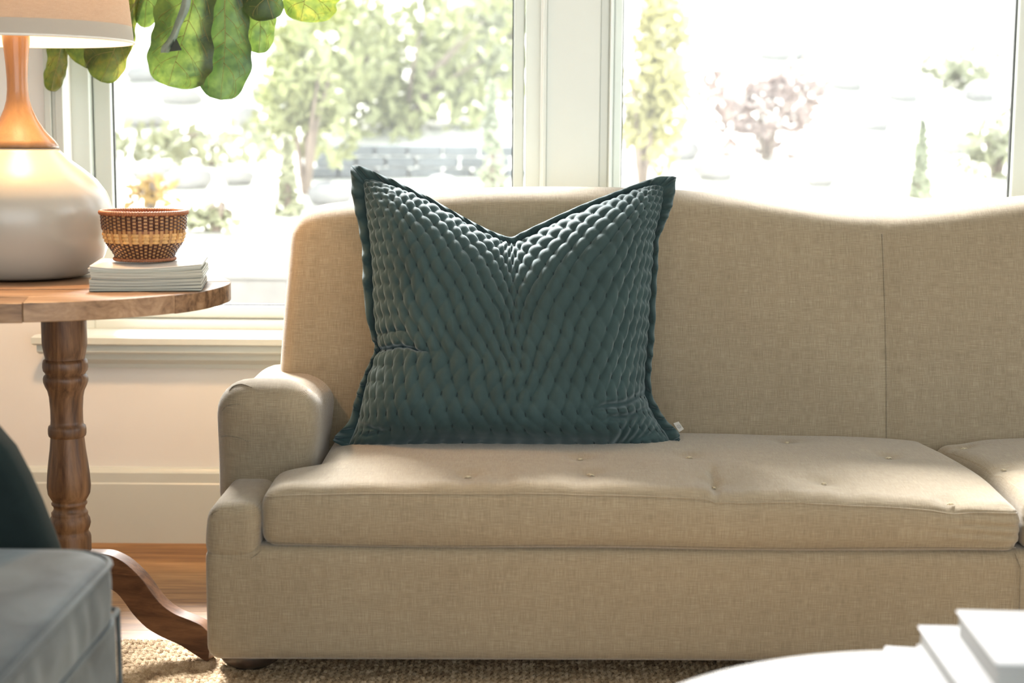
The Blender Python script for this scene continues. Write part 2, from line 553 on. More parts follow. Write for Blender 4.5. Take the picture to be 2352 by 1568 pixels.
LM = {'green': leafmat('bush_green', (0.25, 0.265, 0.125)), 'lime': leafmat('bush_lime', (0.36, 0.34, 0.15)), 'red': leafmat('maple_brown', (0.32, 0.25, 0.225)),
      'dark': leafmat('cone_green', (0.26, 0.29, 0.20)), 'pale': leafmat('bush_pale', (0.25, 0.26, 0.16)), 'gold': leafmat('flower_gold', (0.32, 0.21, 0.07))}
M_BARK = plain('bark', (0.20, 0.16, 0.13), 0.9, 0.2)
grng = random.Random(11)


def bush(px, py, Y, rx, rz, kind, n, leaf, label, name='shrub', cat='shrub', cone=False, sparse=0.0, group=None):
    c = at(px, py, Y)
    g = gz(c.x, Y)
    root = empty(name, label, cat, (c.x, Y, g), group)
    m = MB(); rr = grng
    ry = rx * 0.8
    blobs = [(Vector((rr.uniform(-1, 1) * rx * .6, rr.uniform(-1, 1) * ry * .6, rr.uniform(-1, 1) * rz * .6)), rr.uniform(0.35, 0.6)) for _ in range(9)]
    for i in range(n):
        if cone:
            hh = rr.random() ** 1.4; a = rr.uniform(0, 2 * PI); q = (1 - hh) * rx * rr.uniform(0.75, 1.0)
            p = Vector((q * math.cos(a), q * math.sin(a), -rz + 2 * rz * hh))
        else:
            b, br = rr.choice(blobs)
            d = Vector((rr.gauss(0, 1), rr.gauss(0, 1), rr.gauss(0, 1))).normalized() * (rr.uniform(0.75, 1.05))
            p = b + Vector((d.x * rx * br, d.y * ry * br, d.z * rz * br))
        p = p + Vector((0, 0, c.z - g))
        u = Vector((rr.gauss(0, 1), rr.gauss(0, 1), rr.gauss(0, 1))).normalized(); v = u.orthogonal().normalized()
        s = leaf * rr.uniform(0.6, 1.3)
        m.add([p - u * s, p + v * s * 0.5, p + u * s, p - v * s * 0.5 + Vector((0, 0, s * .1))], [(0, 1, 2, 3)])
    me = bpy.data.meshes.new('foliage'); me.from_pydata(m.v, [], m.f); link('foliage', me, LM[kind], root)
    t = MB()
    if not cone:
        for _ in range(5):
            a = rr.uniform(0, 2 * PI); e = Vector((math.cos(a) * rx * .5, math.sin(a) * ry * .5, c.z - g + rz * rr.uniform(-.2, .5)))
            t.tube([(0, 0, -0.05), e * 0.45 + Vector((0, 0, 0.1)), e], [0.020, 0.013, 0.005], 6)
    else:
        t.tube([(0, 0, -0.05), (0, 0, max(0.2, c.z - g))], [0.03, 0.015], 6)
    t.build('stem', M_BARK, root)
    return root


bush(930, 150, 10.6, 1.05, 0.78, 'green', 3000, 0.06, 'broad leafy green tree outside the left window', 'garden_tree', 'tree')
bush(1120, 60, 13.0, 0.8, 0.7, 'pale', 1100, 0.08, 'pale tree crown behind the broad tree near the mullion', 'garden_tree', 'tree')
bush(700, 215, 8.4, 0.28, 0.36, 'green', 700, 0.05, 'small dark green shrub left of the broad garden tree')
bush(480, 330, 9.5, 0.5, 0.16, 'pale', 350, 0.05, 'low pale groundcover in the middle of the left window')
bush(1480, 190, 8.5, 0.24, 0.52, 'lime', 900, 0.05, 'tall yellow-green shrub right of the mullion')
bush(1760, 270, 9.5, 0.42, 0.36, 'red', 800, 0.045, 'thin brownish red maple shrub in the right window', 'maple_shrub', 'shrub')
bush(2115, 400, 8.0, 0.07, 0.26, 'dark', 420, 0.04, 'narrow green cone shrub near the right end of the right window', 'conifer', 'shrub', cone=True)
bush(2200, 160, 13, 0.4, 0.25, 'pale', 300, 0.06, 'pale round bush high on the slope at right')
bush(2290, 350, 9.0, 0.25, 0.25, 'pale', 300, 0.045, 'pale bush at the right edge of the right window')
bush(1130, 350, 8.2, 0.09, 0.35, 'dark', 250, 0.04, 'slim green cone shrub beside the mullion', 'conifer', 'shrub', cone=True)
bush(660, 420, 7.6, 0.08, 0.22, 'pale', 220, 0.035, 'slim pale conifer in the lower left window', 'conifer', 'shrub', cone=True)
bush(345, 440, 7.4, 0.14, 0.07, 'gold', 160, 0.03, 'patch of golden flowers beside the lamp in the left window', 'flower_patch', 'flowers')
bush(495, 500, 7.0, 0.16, 0.06, 'pale', 200, 0.03, 'low grey-green plant above the basket rim')
bush(620, 235, 12.0, 0.35, 0.18, 'pale', 220, 0.05, 'faint pale bush high on the slope left of the tree')

# garden wall and boulders
M_STONE = plain('blue_grey_stone', (0.12, 0.135, 0.145), 0.9, 0.3, 5)
M_BOULD = plain('pale_boulder', (0.23, 0.228, 0.225), 0.9, 0.25, 3)


def boulder(mb, p, r, rr, n=8):
    vs = []; fs = []
    ph = [rr.uniform(0, 6) for _ in range(3)]; sc = (rr.uniform(.9, 1.5), rr.uniform(.8, 1.1), rr.uniform(.55, .8))
    mm = 6
    for j in range(mm + 1):
        b = -PI / 2 + PI * j / mm
        for i in range(n):
            a = 2 * PI * i / n
            q = r * (1 + 0.14 * math.sin(3 * a + ph[0]) + 0.12 * math.sin(2 * b + ph[1]) * math.cos(a + ph[2]))
            vs.append((p[0] + q * sc[0] * math.cos(b) * math.cos(a), p[1] + q * sc[1] * math.cos(b) * math.sin(a), p[2] + q * sc[2] * math.sin(b)))
    for j in range(mm):
        for i in range(n): fs.append((j * n + i, j * n + (i + 1) % n, (j + 1) * n + (i + 1) % n, (j + 1) * n + i))
    mb.add(vs, fs)


wl = empty('garden_wall', 'low blue-grey dry stone wall under the broad garden tree', 'wall', (0, 9.1, gz(-.5, 9.1)))
zc = at(930, 370, 9.1).z - gz(-.5, 9.1)
xa, xb_ = at(690, 370, 9.1).x, at(1175, 370, 9.1).x
for r_ in range(3):
    x = xa + (0.1 if r_ % 2 else 0)
    while x < xb_:
        L = grng.uniform(0.14, 0.26)
        MB().box((x, -0.1 + grng.uniform(-.01, .01), zc - 0.10 + r_ * 0.065), (x + L - 0.012, 0.1, zc - 0.04 + r_ * 0.065)).build('stone', M_STONE, wl, smooth=False, bevel=0.012)
        x += L
MB().box((xa, -0.07, -0.1), (xb_, 0.09, zc - 0.09)).build('footing', M_BOULD, wl, smooth=False)
bl = [(330, 150, 13), (420, 180, 12), (560, 290, 11), (330, 300, 11), (350, 370, 9), (430, 400, 8.6), (540, 385, 8.8), (760, 430, 8), (1020, 415, 8.2), (1950, 180, 13), (2080, 200, 12.5), (2250, 220, 12.5), (1560, 330, 9.5), (1640, 400, 8.8), (2010, 260, 11), (2200, 330, 10), (1800, 110, 14.5), (1500, 100, 15), (1880, 420, 8.5)]
blab = ['highest pale boulder just under the hanging fig leaves, left window', 'pale boulder under the tip of the longest fig leaf, left window', 'pale boulder midway between fig leaves and basket, further right one', 'pale boulder midway between fig leaves and basket, nearer the frame',
        'pale boulder right of the lamp neck height, close to the left frame', 'pale boulder directly above the basket, beside golden flowers', 'pale boulder above and right of the basket in the left window', 'pale boulder between sofa shoulder and pillow top, left window', 'pale boulder behind the pillow V in the left window',
        'pale boulder above the brown maple shrub, right window', 'pale boulder up the slope between maple and green cone', 'pale boulder high on the slope at the far right of the window', 'pale boulder at the foot of the yellow-green shrub', 'pale boulder low between pillow corner and maple shrub',
        'pale boulder left of and above the green cone shrub', 'pale boulder right of the green cone shrub', 'pale boulder near the frame top above the maple shrub', 'pale boulder near the frame top beside the mullion, right window', 'pale boulder low between the maple and the sofa dip']
for i, (a, b, Y) in enumerate(bl):
    c = at(a, b, Y); g = gz(c.x, Y); mb = MB(); boulder(mb, (0, 0, 0), 0.10 * Y / 9, grng)
    o = mb.build('boulder', M_BOULD); o.location = (c.x, Y, g + 0.05)
    prop(o, blab[i], 'boulder', 'garden boulders in the ' + ('left' if a < 1200 else 'right') + ' window')
# grey planter outside, low
pc = at(592, 650, 5.6)
m = MB().box((-0.10, -0.09, -0.09), (0.12, 0.09, 0.0)).box((-0.11, -0.10, 0.0), (0.13, 0.10, 0.018)).box((-0.09, -0.08, -0.45), (-0.06, 0.08, -0.09)).box((0.08, -0.08, -0.45), (0.11, 0.08, -0.09))
pl = m.build('garden_planter', plain('weathered_grey', (0.17, 0.165, 0.16), 0.8, 0.1), smooth=False, bevel=0.006)
pl.location = (pc.x, 5.6, pc.z + 0.05)
pl.scale = (1, 1, 1)
pl.location.z = pc.z + 0.02
prop(pl, 'grey box shaped planter outside the left window beside the sofa', 'planter')

# ================================================================== RUG
rug = empty('jute_rug', 'chunky braided natural jute rug under the sofa front and coffee table', 'rug', (0, 0, 0))
tj = NT('jute'); f = tj.noise(tj.obj(), 45, 3); f2 = tj.noise(tj.obj((1, 1, 1)), 420, 2)
tj.set(Base_Color=tj.ramp(tj.math('ADD', tj.math('MULTIPLY', f, .6), tj.math('MULTIPLY', f2, .4)), [(0.35, (0.24, 0.15, 0.08)), (0.5, (0.50, 0.36, 0.21)), (0.65, (0.70, 0.55, 0.37))]), Roughness=0.9)
tj.bump(f2, 0.002, 0.7)
RYE = 3.285
MB().box((-1.9, 0.6, 0.0), (2.9, RYE - 0.01, 0.006)).build('backing', tj.m, rug, smooth=False)
rr = random.Random(5)
vs = []; fs = []
# knots : elongated slanted lozenges in rows, a herringbone braid
base = [(-1, 0, 0), (-.45, -.8, .1), (.45, -.8, .1), (1, 0, 0), (.45, .8, .1), (-.45, .8, .1), (-.5, 0, 1), (.5, 0, 1)]
bf = [(0, 1, 6), (1, 2, 7, 6), (2, 3, 7), (3, 4, 7), (4, 5, 6, 7), (5, 0, 6)]
yy = RYE - 0.008; r_ = 0
while yy > 2.05:
    x0, x1 = (-1.30, -0.2) if yy > 2.7 else (-1.2, 0.8)
    if yy > 2.9: x0, x1 = -1.25, 1.3
    x = x0 + (0.007 if r_ % 2 else 0)
    while x < x1:
        a = (0.55 if r_ % 2 else -0.55) + rr.uniform(-.15, .15); ca, sa = math.cos(a), math.sin(a)
        L = 0.0125 * rr.uniform(.9, 1.15); W = 0.0072 * rr.uniform(.9, 1.1); Hh = 0.008 * rr.uniform(.8, 1.2)
        k = len(vs); dy = rr.uniform(-.001, .001)
        for bxp, byp, bzp in base:
            vs.append((x + bxp * L * ca - byp * W * sa, yy + dy + bxp * L * sa + byp * W * ca, 0.005 + bzp * Hh))
        fs += [tuple(k + i for i in q) for q in bf]
        x += 0.0145
    yy -= 0.0125; r_ += 1
me = bpy.data.meshes.new('braid'); me.from_pydata(vs, [], fs)
o = link('braid', me, tj.m, rug); o['kind'] = 'stuff'
rug_top = 0.012

# ================================================================== SOFA
SL, SR = -0.600, 2.520
SC = (SL + SR) / 2
SF = 2.985
sofa = empty('sofa', 'beige linen camelback sofa with low rolled arms under the windows', 'sofa', (SC, 3.4, 0))
OFF = Vector((-SC, -3.4, 0))


def sbuild(m, name, mat, parent=None, **kw):
    m.v = [(a - SC, b - 3.4, c) for a, b, c in m.v]
    return m.build(name, mat, parent if parent else sofa, **kw)


RB = at(1000, 1522, SF).z; RT = at(1000, 1258, SF).z


def d_base(p):
    p = p.copy()
    u = sstep(0.30, 0.10, p.z)
    p.y += 0.006 * math.sin(p.x * 2.1) * (1 if p.y < 3.1 else 0)
    return p


sbuild(rbox((SL, SF, RB), (SR, 3.80, RT), 0.028, (60, 10, 8), d_base), 'base', M_LINEN)
# low front stubs beside the cushions
STZ = at(540, 1158, SF).z
for sg in (0, 1):
    x0, x1 = (SL, SL + 0.108) if sg == 0 else (SR - 0.108, SR)
    def d_st(p, sg=sg):
        p = p.copy()
        k = sstep(0.30, STZ, p.z)
        if sg == 0: p.x += 0.010 * (1 - k) * 0 + 0.006 * k
        p.y -= 0.004 * math.sin((p.z - 0.25) * 22)
        return p
    sbuild(rbox((x0, SF - 0.004, RT - 0.035), (x1, 3.26, STZ), 0.034, (8, 16, 8), d_st), 'arm_front', M_LINEN)
# arms
AZ = at(570, 869, 3.26).z
ARZ2 = at(665, 862, 3.53).z
for sg in (0, 1):
    x0, x1 = (SL - 0.023, -0.418) if sg == 0 else (SR - 0.182, SR + 0.023)
    def d_arm(p, sg=sg):
        p = p.copy()
        k = sstep(0.42, AZ, p.z)
        p.z += k * (ARZ2 - AZ) * sstep(3.25, 3.53, p.y)
        # gentle saddle just behind the front scroll
        p.z -= 0.012 * k * math.exp(-((p.y - 3.38) / 0.045) ** 2)
        if p.x < SC and p.x > -0.55: p.x += 0.010 * math.sin(max(0, min(1, (p.z - .4) / .2)) * PI)
        # front leans out slightly at the roll
        p.y -= 0.016 * sstep(0.40, 0.55, p.z) * sstep(3.5, 3.2, p.y)
        return p
    am = sbuild(rbox((x0, 3.215, 0.27), (x1, 3.78, AZ), 0.074, (12, 40, 24), d_arm), 'arm', M_LINEN)


def corner_y(px, py, x0, zt, yf, r, lean):
    """depth of the rounded front left corner of an arm along a view ray"""
    Y = yf
    for _ in range(12):
        p = at(px, py, Y)
        dx = max(0.0, r - (p.x - x0)); dz = max(0.0, p.z - (zt - r)); q = min(r * 0.995, math.hypot(dx, dz))
        Y = yf + r - math.sqrt(r * r - q * q) - lean * sstep(0.40, 0.55, p.z)
    return Y


def pleat(pts, x0, zt, yf, r, lean, th=0.0013):
    m = MB(); P = []
    for i in range(17):
        a_, b_ = polyl(pts, i / 16); P.append(at(a_, b_, corner_y(a_, b_, x0, zt, yf, r, lean) + 0.0004))
    m.tube(P, [th * (0.35 + 0.65 * math.sin(PI * (i + 1) / 18)) for i in range(17)], 6)
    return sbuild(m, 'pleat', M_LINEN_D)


for pts in ([(526, 897), (536, 887), (555, 882), (580, 890)], [(509, 944), (518, 934), (532, 929), (552, 928)], [(506, 1004), (520, 1001), (545, 1004), (572, 1014)]):
    pleat(pts, SL - 0.023, AZ, 3.215, 0.074, 0.016)
for pts in ([(485, 1182), (494, 1175), (508, 1172), (532, 1179)], [(480, 1213), (490, 1210), (508, 1211), (515, 1212)], [(481, 1262), (495, 1264), (505, 1264), (514, 1261)],
            [(480, 1291), (520, 1291), (560, 1288), (585, 1276), (600, 1263)]):
    pleat(pts, SL, STZ, SF - 0.004, 0.034, 0.0, 0.0011)

# back: camel outline
cam_px = [(655, 492), (675, 484), (720, 472), (800, 463), (900, 452), (1000, 441), (1100, 434), (1250, 431), (1400, 432), (1560, 438), (1680, 448), (1790, 464), (1890, 479), (1960, 486), (2020, 488), (2080, 483), (2160, 468), (2250, 455), (2352, 447)]
BYT = 3.70
camel = [(at(a, b, BYT).x, at(a, b, BYT).z) for a, b in cam_px]
mid = camel[14][0]
half = [(x, z) for x, z in camel if x <= mid]
full = half + [(2 * mid - x, z) for x, z in half[::-1][1:]]
BX0 = at(639, 700, 3.62).x; BX1 = 2 * mid - BX0
ZR = 0.97


def d_back(p):
    p = p.copy()
    k = max(0, (p.z - 0.32) / (ZR - 0.32))
    top = sinterp(full, p.x)
    p.z = 0.32 + k * (top - 0.32)
    p.y += 0.150 * k - 0.02 * math.sin(min(1, k) * PI) * (1 if p.y < 3.6 else 0.3)
    # taper of the ends towards the top
    e = sstep(BX0 + 0.3, BX0, p.x); p.x += e * 0.030 * max(0, (k - 0.35))
    e = sstep(BX1 - 0.3, BX1, p.x); p.x -= e * 0.030 * max(0, (k - 0.35))
    if p.y < 3.72: p.y += 0.007 * math.exp(-((p.x - mid) / 0.02) ** 2) + 0.003 * math.exp(-((p.x - mid) / 0.005) ** 2)
    return p


back = sbuild(rbox((BX0, 3.525, 0.32), (BX1, 3.70, ZR), (0.040, 0.072, 0.060), (150, 6, 24), d_back), 'backrest', M_LINEN)
# seam down the dip, set a hair proud
m = MB(); pts = []
for i in range(30):
    k = 0.12 + 0.80 * i / 29
    q = d_back(Vector((mid, 3.525, 0.32 + k * (ZR - 0.32)))); q.y -= 0.0005
    pts.append(q)
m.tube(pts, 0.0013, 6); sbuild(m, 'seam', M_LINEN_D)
# base corner seam at right (below cushions gap)
m = MB(); xs = at(2345, 1300, SF).x
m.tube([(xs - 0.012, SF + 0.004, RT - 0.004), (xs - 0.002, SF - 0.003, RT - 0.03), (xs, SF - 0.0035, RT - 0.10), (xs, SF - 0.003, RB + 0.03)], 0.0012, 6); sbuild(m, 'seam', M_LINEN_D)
# bun feet
for (x, yv) in ((at(575, 1540, 3.12).x, 3.13), (SR - 0.09, 3.13), (SL + 0.1, 3.7), (SR - 0.1, 3.7), (SC, 3.13)):
    z0_ = rug_top if yv < 3.2 else 0.0
    h_ = RB - z0_ + 0.004
    prof = [(0.0, 0), (0.040, 0), (0.056, h_ * .18), (0.066, h_ * .42), (0.064, h_ * .65), (0.052, h_ * .86), (0.047, h_ * .92), (0.047, h_)]
    sbuild(MB().lathe(prof, 32, (x, yv, z0_)), 'foot', M_FOOT)

# ---- seat cushions (loose): top-level things
CX0 = at(599, 1200, 3.0).x; CX1 = at(2345, 1215, 3.0).x
CZ0 = RT - 0.009; CZT = at(1200, 1134, 3.0).z
tuft_px = [(1075, 1088), (1357, 1085), (1333, 1056), (1583, 1050), (1808, 1014), (1893, 1090), (2052, 1041), (1640, 1092), (2183, 1112)]


def build_cushion(x0, x1, tufts, label, tj_left, flip=False):
    root = empty('seat_cushion', label, 'cushion', ((x0 + x1) / 2, 3.3, CZ0), 'loose seat cushions of the sofa')
    o_ = Vector(((x0 + x1) / 2, 3.3, CZ0))
    tp = [atz(a, b, CZT + 0.022) for a, b in tufts]
    W = x1 - x0

    def zt_fn(x, y):
        u = (x - x0) / W; v = (y - 2.99) / 0.56
        cr = 0.034 * max(0, 4 * u * (1 - u)) ** 0.35 * max(0, min(1, 4 * (v + .06) * (1.12 - v) / 1.3)) ** 0.5
        return cr

    def deform(p):
        p = p.copy()
        u = (p.x - x0) / W; v = (p.y - 2.99) / 0.56
        k = sstep(CZ0 + 0.03, CZT - 0.012, p.z)
        add = zt_fn(p.x, p.y)
        for t in tp:
            d2 = ((p.x - t.x) ** 2 + ((p.y - t.y) * 1.1) ** 2)
            add -= 0.007 * math.exp(-d2 / 0.028 ** 2) + 0.0045 * math.exp(-d2 / 0.09 ** 2)
        if not flip:
            # crease running forward from the tuft at the middle of the cushion
            cx = tp[7].x + (p.y - tp[7].y) * 0.05
            add -= 0.010 * math.exp(-((p.x - cx) / 0.010) ** 2) * sstep(3.22, 3.12, p.y) * sstep(2.95, 3.04, p.y)
            add -= 0.005 * math.exp(-((p.x - cx - 0.05) / 0.05) ** 2) * sstep(3.25, 3.1, p.y)
        # small puckers behind the front seam
        add += (0.0011 * math.sin(p.x * 61 + 2.6 * math.sin(p.x * 11)) + 0.0009 * math.sin(p.x * 27 + 1.5 * math.sin(p.x * 7.3))) * sstep(3.20, 3.04, p.y) * sstep(2.985, 3.02, p.y)
        p.z += k * add - 0.022 * k * sstep(0.3, 1.0, u) * (0 if flip else 1) * sstep(3.45, 3.0, p.y)
        # bottom sags a little
        if p.z < CZ0 + 0.03: p.z += 0.002 * math.sin(p.x * 9)
        # front face puff and wrinkles at the right end
        fz = math.sin(max(0, min(1, (p.z - CZ0) / (CZT - CZ0))) * PI)
        if p.y < 3.1:
            p.y -= 0.012 * fz * (1 - 0.5 * abs(2 * u - 1) ** 3)
            w_ = sstep(0.84, 0.99, u) if not flip else sstep(0.15, 0.0, u)
            p.y += 0.0028 * w_ * math.sin((p.z + 0.06 * (p.x - x1)) * 330)
        # T shape: behind the front the cushion is cut back beside the arm
        cut = sstep(3.13, 3.22, p.y)
        if not flip: p.x += cut * sstep(x0 + 0.25, x0, p.x) * 0.078
        else: p.x -= cut * sstep(x1 - 0.25, x1, p.x) * 0.078
        # inner end drifts back towards the dip of the sofa back
        inner = sstep(x1 - 0.35, x1, p.x) if not flip else 0
        p.x -= inner * 0.050 * sstep(3.15, 3.52, p.y)
        if flip: p.x -= sstep(x0 + 0.35, x0, p.x) * 0.050 * sstep(3.15, 3.52, p.y)
        # rounded plan corners at the back
        bc = sstep(x1 - 0.12, x1, p.x) if not flip else sstep(x0 + 0.12, x0, p.x)
        p.y -= bc * bc * 0.035 * sstep(3.4, 3.54, p.y)
        return p
    m = rbox((x0, 2.99, CZ0), (x1, 3.545, CZT), 0.033, (230, 70, 12), deform)
    m.v = [tuple(Vector(q) - o_) for q in m.v]
    m.build('cover', M_LINEN, root)
    # welt seams, top and bottom of the boxing
    for zz, nm in ((CZT - 0.014, 'welt'), (CZ0 + 0.013, 'welt')):
        mm = MB(); pts = []
        n = 110
        rc = 0.030
        for i in range(-2, n + 3):
            if i < 0: a = -i / 4; x = x0 + rc * (1 - math.cos(PI / 2 * (1 - a))) if False else x0 + rc * (1 - math.sin(PI / 2 * a)) ; y_ = 2.99 + rc * (1 - math.cos(PI / 2 * a))
            elif i > n: a = (i - n) / 4; x = x1 - rc * (1 - math.sin(PI / 2 * a)); y_ = 2.99 + rc * (1 - math.cos(PI / 2 * a))
            else: x = x0 + rc + (W - 2 * rc) * i / n; y_ = 2.99
            dz = (1 - math.cos(math.asin(min(1, (0.033 - min(zz - CZ0, CZT - zz)) / 0.033)))) * 0.033
            q = deform(Vector((x, y_ + dz, zz))); q.y -= 0.0008
            pts.append(q - o_)
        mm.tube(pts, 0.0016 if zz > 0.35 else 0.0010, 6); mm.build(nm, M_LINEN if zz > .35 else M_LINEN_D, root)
    for i, t in enumerate(tp):
        q = Vector((t.x, t.y, CZT)); q = deform(q) - o_
        mm = MB(); a = random.uniform(-.9, .9) if i % 2 else 0.3; L = random.uniform(0.005, 0.012)
        u = Vector((math.cos(a), math.sin(a), 0))
        mm.tube([q - u * L + Vector((0, 0, .002)), q - u * L * .3 + Vector((0, 0, .004)), q + Vector((0, 0, .003)), q + u * L * .5 + Vector((0, 0, .0035)), q + u * L + Vector((0, 0, .001))], [.0008, .0017, .0023, .0016, .0006], 6)
        mm.tube([q - Vector((.003, .002, -.001)), q + Vector((0, -.002, .003)), q + Vector((.004, .002, .001))], [.0008, .0016, .0007], 6)
        mm.build('tuft', M_TUFT, root)
    return root


build_cushion(CX0, CX1, tuft_px, 'long beige seat cushion under the teal pillow, left half of the sofa', None)
build_cushion(CX1 + 0.005, SR - 0.108 + 0.0, [(2256, 1012), (2312, 1062), (2500, 1085), (2700, 1050), (2900, 1090)], 'beige seat cushion on the right half of the sofa, cut off by the frame', None, flip=True)

# ================================================================== PILLOW
pil = empty('throw_pillow', 'large teal quilted velvet pillow with a chopped top and flanged edge', 'pillow', (0.02, 3.42, CZT + 0.02))
PO = Vector((0.02, 3.42, CZT + 0.02))
TOPo = [(806, 380), (835, 383), (870, 399), (905, 413), (945, 433), (985, 452), (1030, 478), (1075, 503), (1120, 526), (1150, 538), (1174, 544), (1200, 532), (1240, 513), (1290, 490), (1340, 468), (1400, 445), (1445, 428), (1490, 412), (1525, 404), (1554, 406)]
TOPi = [(834, 412), (862, 415), (900, 428), (940, 444), (985, 466), (1030, 491), (1070, 514), (1110, 536), (1145, 552), (1165, 560), (1180, 562), (1205, 550), (1245, 530), (1290, 507), (1340, 485), (1400, 461), (1445, 444), (1480, 431), (1505, 425), (1524, 428)]
LFo = [(765, 1012), (772, 998), (800, 968), (813, 925), (822, 895), (832, 868), (846, 836), (860, 800), (850, 765), (838, 705), (833, 640), (831, 570), (820, 505), (808, 445), (806, 380)]
LFi = [(795, 1026), (812, 995), (822, 968), (830, 935), (838, 900), (846, 870), (858, 838), (872, 803), (866, 770), (860, 705), (858, 640), (853, 570), (845, 505), (838, 450), (834, 412)]
RTo = [(1562, 1008), (1557, 990), (1532, 966), (1512, 935), (1497, 900), (1496, 850), (1502, 790), (1506, 720), (1508, 660), (1512, 600), (1514, 550), (1530, 510), (1546, 465), (1554, 406)]
RTi = [(1545, 1024), (1530, 996), (1508, 965), (1490, 930), (1480, 890), (1480, 840), (1484, 780), (1488, 715), (1492, 655), (1496, 600), (1500, 550), (1510, 510), (1520, 468), (1524, 428)]
BOTi = [(795, 1026), (900, 1030), (1050, 1026), (1200, 1028), (1350, 1030), (1460, 1030), (1545, 1024)]


def pY(py): return 3.395 + (1030 - py) / 650 * 0.185


def coons(u, v):
    B = polyl(BOTi, u); T = polyl(TOPi, u); Lf = polyl(LFi, v); Rt = polyl(RTi, v)
    P00, P10, P01, P11 = BOTi[0], BOTi[-1], TOPi[0], TOPi[-1]
    return [(1 - v) * B[k] + v * T[k] + (1 - u) * Lf[k] + u * Rt[k] - ((1 - u) * (1 - v) * P00[k] + u * (1 - v) * P10[k] + (1 - u) * v * P01[k] + u * v * P11[k]) for k in range(2)]


NU, NV = 500, 500
us = 0.5 - 0.5 * np.cos(np.pi * (np.arange(NU + 1) / NU) ** 1.0)
us = 0.55 * us + 0.45 * np.arange(NU + 1) / NU
vsn = 0.55 * (0.5 - 0.5 * np.cos(np.pi * np.arange(NV + 1) / NV)) + 0.45 * np.arange(NV + 1) / NV
Bc = np.array([polyl(BOTi, u) for u in us]); Tc = np.array([polyl(TOPi, u) for u in us])
Lc = np.array([polyl(LFi, v) for v in vsn]); Rc = np.array([polyl(RTi, v) for v in vsn])
U, V = np.meshgrid(us, vsn)
PXY = ((1 - V)[..., None] * Bc[None] + V[..., None] * Tc[None] + (1 - U)[..., None] * Lc[:, None] + U[..., None] * Rc[:, None]
       - ((1 - U) * (1 - V))[..., None] * np.array(BOTi[0]) - (U * (1 - V))[..., None] * np.array(BOTi[-1]) - ((1 - U) * V)[..., None] * np.array(TOPi[0]) - (U * V)[..., None] * np.array(TOPi[-1]))
PX, PY = PXY[..., 0], PXY[..., 1]
F_ = np.array(fwd); R_ = np.array(rtv); U_ = np.array(upv)


def at_np(px, py, Y):
    r = F_ + ((px - 1176) / FPX)[..., None] * R_ + ((784 - py) / FPX)[..., None] * U_
    k = Y / r[..., 1]
    out = r * k[..., None]; out[..., 2] += H
    return out


YP = 3.395 + (1030 - PY) / 650 * 0.185
base3 = at_np(PX, PY, YP)
# puff profile
dl_ = np.clip((PX - Lc[:, 0][:, None]) / 120.0, 0, 1); dr_ = np.clip((Rc[:, 0][:, None] - PX) / 130.0, 0, 1)
fu = np.sqrt(np.clip(1 - (1 - dl_) ** 2, 0, 1)) * np.sqrt(np.clip(1 - (1 - dr_) ** 2, 0, 1)) * (0.86 + 0.14 * np.sin(np.pi * U))
dtop0 = np.clip((PY - Tc[None, :, 1]) / 150.0, 0, 1)
fv = np.clip(np.sin(np.pi / 2 * np.clip(V / 0.30, 0, 1)), 0, 1) ** 0.55 * np.sqrt(np.clip(1 - (1 - dtop0) ** 2, 0, 1)) * (1 - 0.18 * V)
chop = 1 - 0.30 * np.exp(-((U - 0.5) / 0.13) ** 2) * np.clip((V - 0.45) / 0.55, 0, 1) ** 1.2
belly = 0.150 * fu * fv * chop
# compression creases at the two sides and in the lower corners
def crease(px, py, dx, dy, L, w, d):
    a = ((PX - px) * dx + (PY - py) * dy) / math.hypot(dx, dy)
    b = (-(PX - px) * dy + (PY - py) * dx) / math.hypot(dx, dy)
    b = b + 4 * np.sin(a / 17.0)
    return d * np.exp(-(b / w) ** 2) * np.exp(-(np.maximum(0, np.abs(a) - L * .4) / (L * .35)) ** 2)
cr = crease(905, 803, 1, 0.1, 100, 6, 0.022) + crease(900, 768, 1, .1, 60, 7, 0.006) + crease(1450, 918, 1, -0.30, 120, 9, 0.020) + crease(1465, 945, 1, -.28, 110, 8, 0.014)
for k_ in range(6):
    cr = cr + crease(1425 + 20 * k_, 990 - 3 * k_, 1, -1.3 + 0.12 * k_, 60, 6, 0.010)
for k_ in range(3):
    cr = cr + crease(838 + 14 * k_, 975 + 10 * k_, 1, .55 - .3 * k_, 40, 5, 0.005)
belly = belly - cr
# quilting lattice
sfun = np.arcsin((2 * U - 1) * 0.90) / math.asin(0.90)
c_ = 12.5 * sfun + 0.35 + 0.18 * np.sin(PY / 90.0) + 0.06 * np.sin(PX / 23.0 + PY / 31.0) + 0.05 * np.sin(PX / 47.0 - PY / 19.0)
ytop = Tc[None, :, 1] + 0 * PY
dtop = PY - ytop
r_c = (1024 - PY) / 37.0 + 4.0 * np.exp(-dtop / 62.0) + 0.12 * np.sin(PX / 60.0) + 0.06 * np.sin(PX / 21.0 - PY / 37.0)
jit = 0.06


def stitch_d(c, r):
    best = np.full(c.shape, 9.0)
    r0 = np.floor(r)
    for dj in (0, 1):
        rj = r0 + dj; off = np.mod(rj, 2) * 0.5
        ci = np.round(c - off) + off
        rr_ = np.maximum(0, np.abs(r - rj) - 0.16)
        dc = c - ci
        best = np.minimum(best, (dc / 0.40) ** 2 + (rr_ / 0.42) ** 2)
    return best


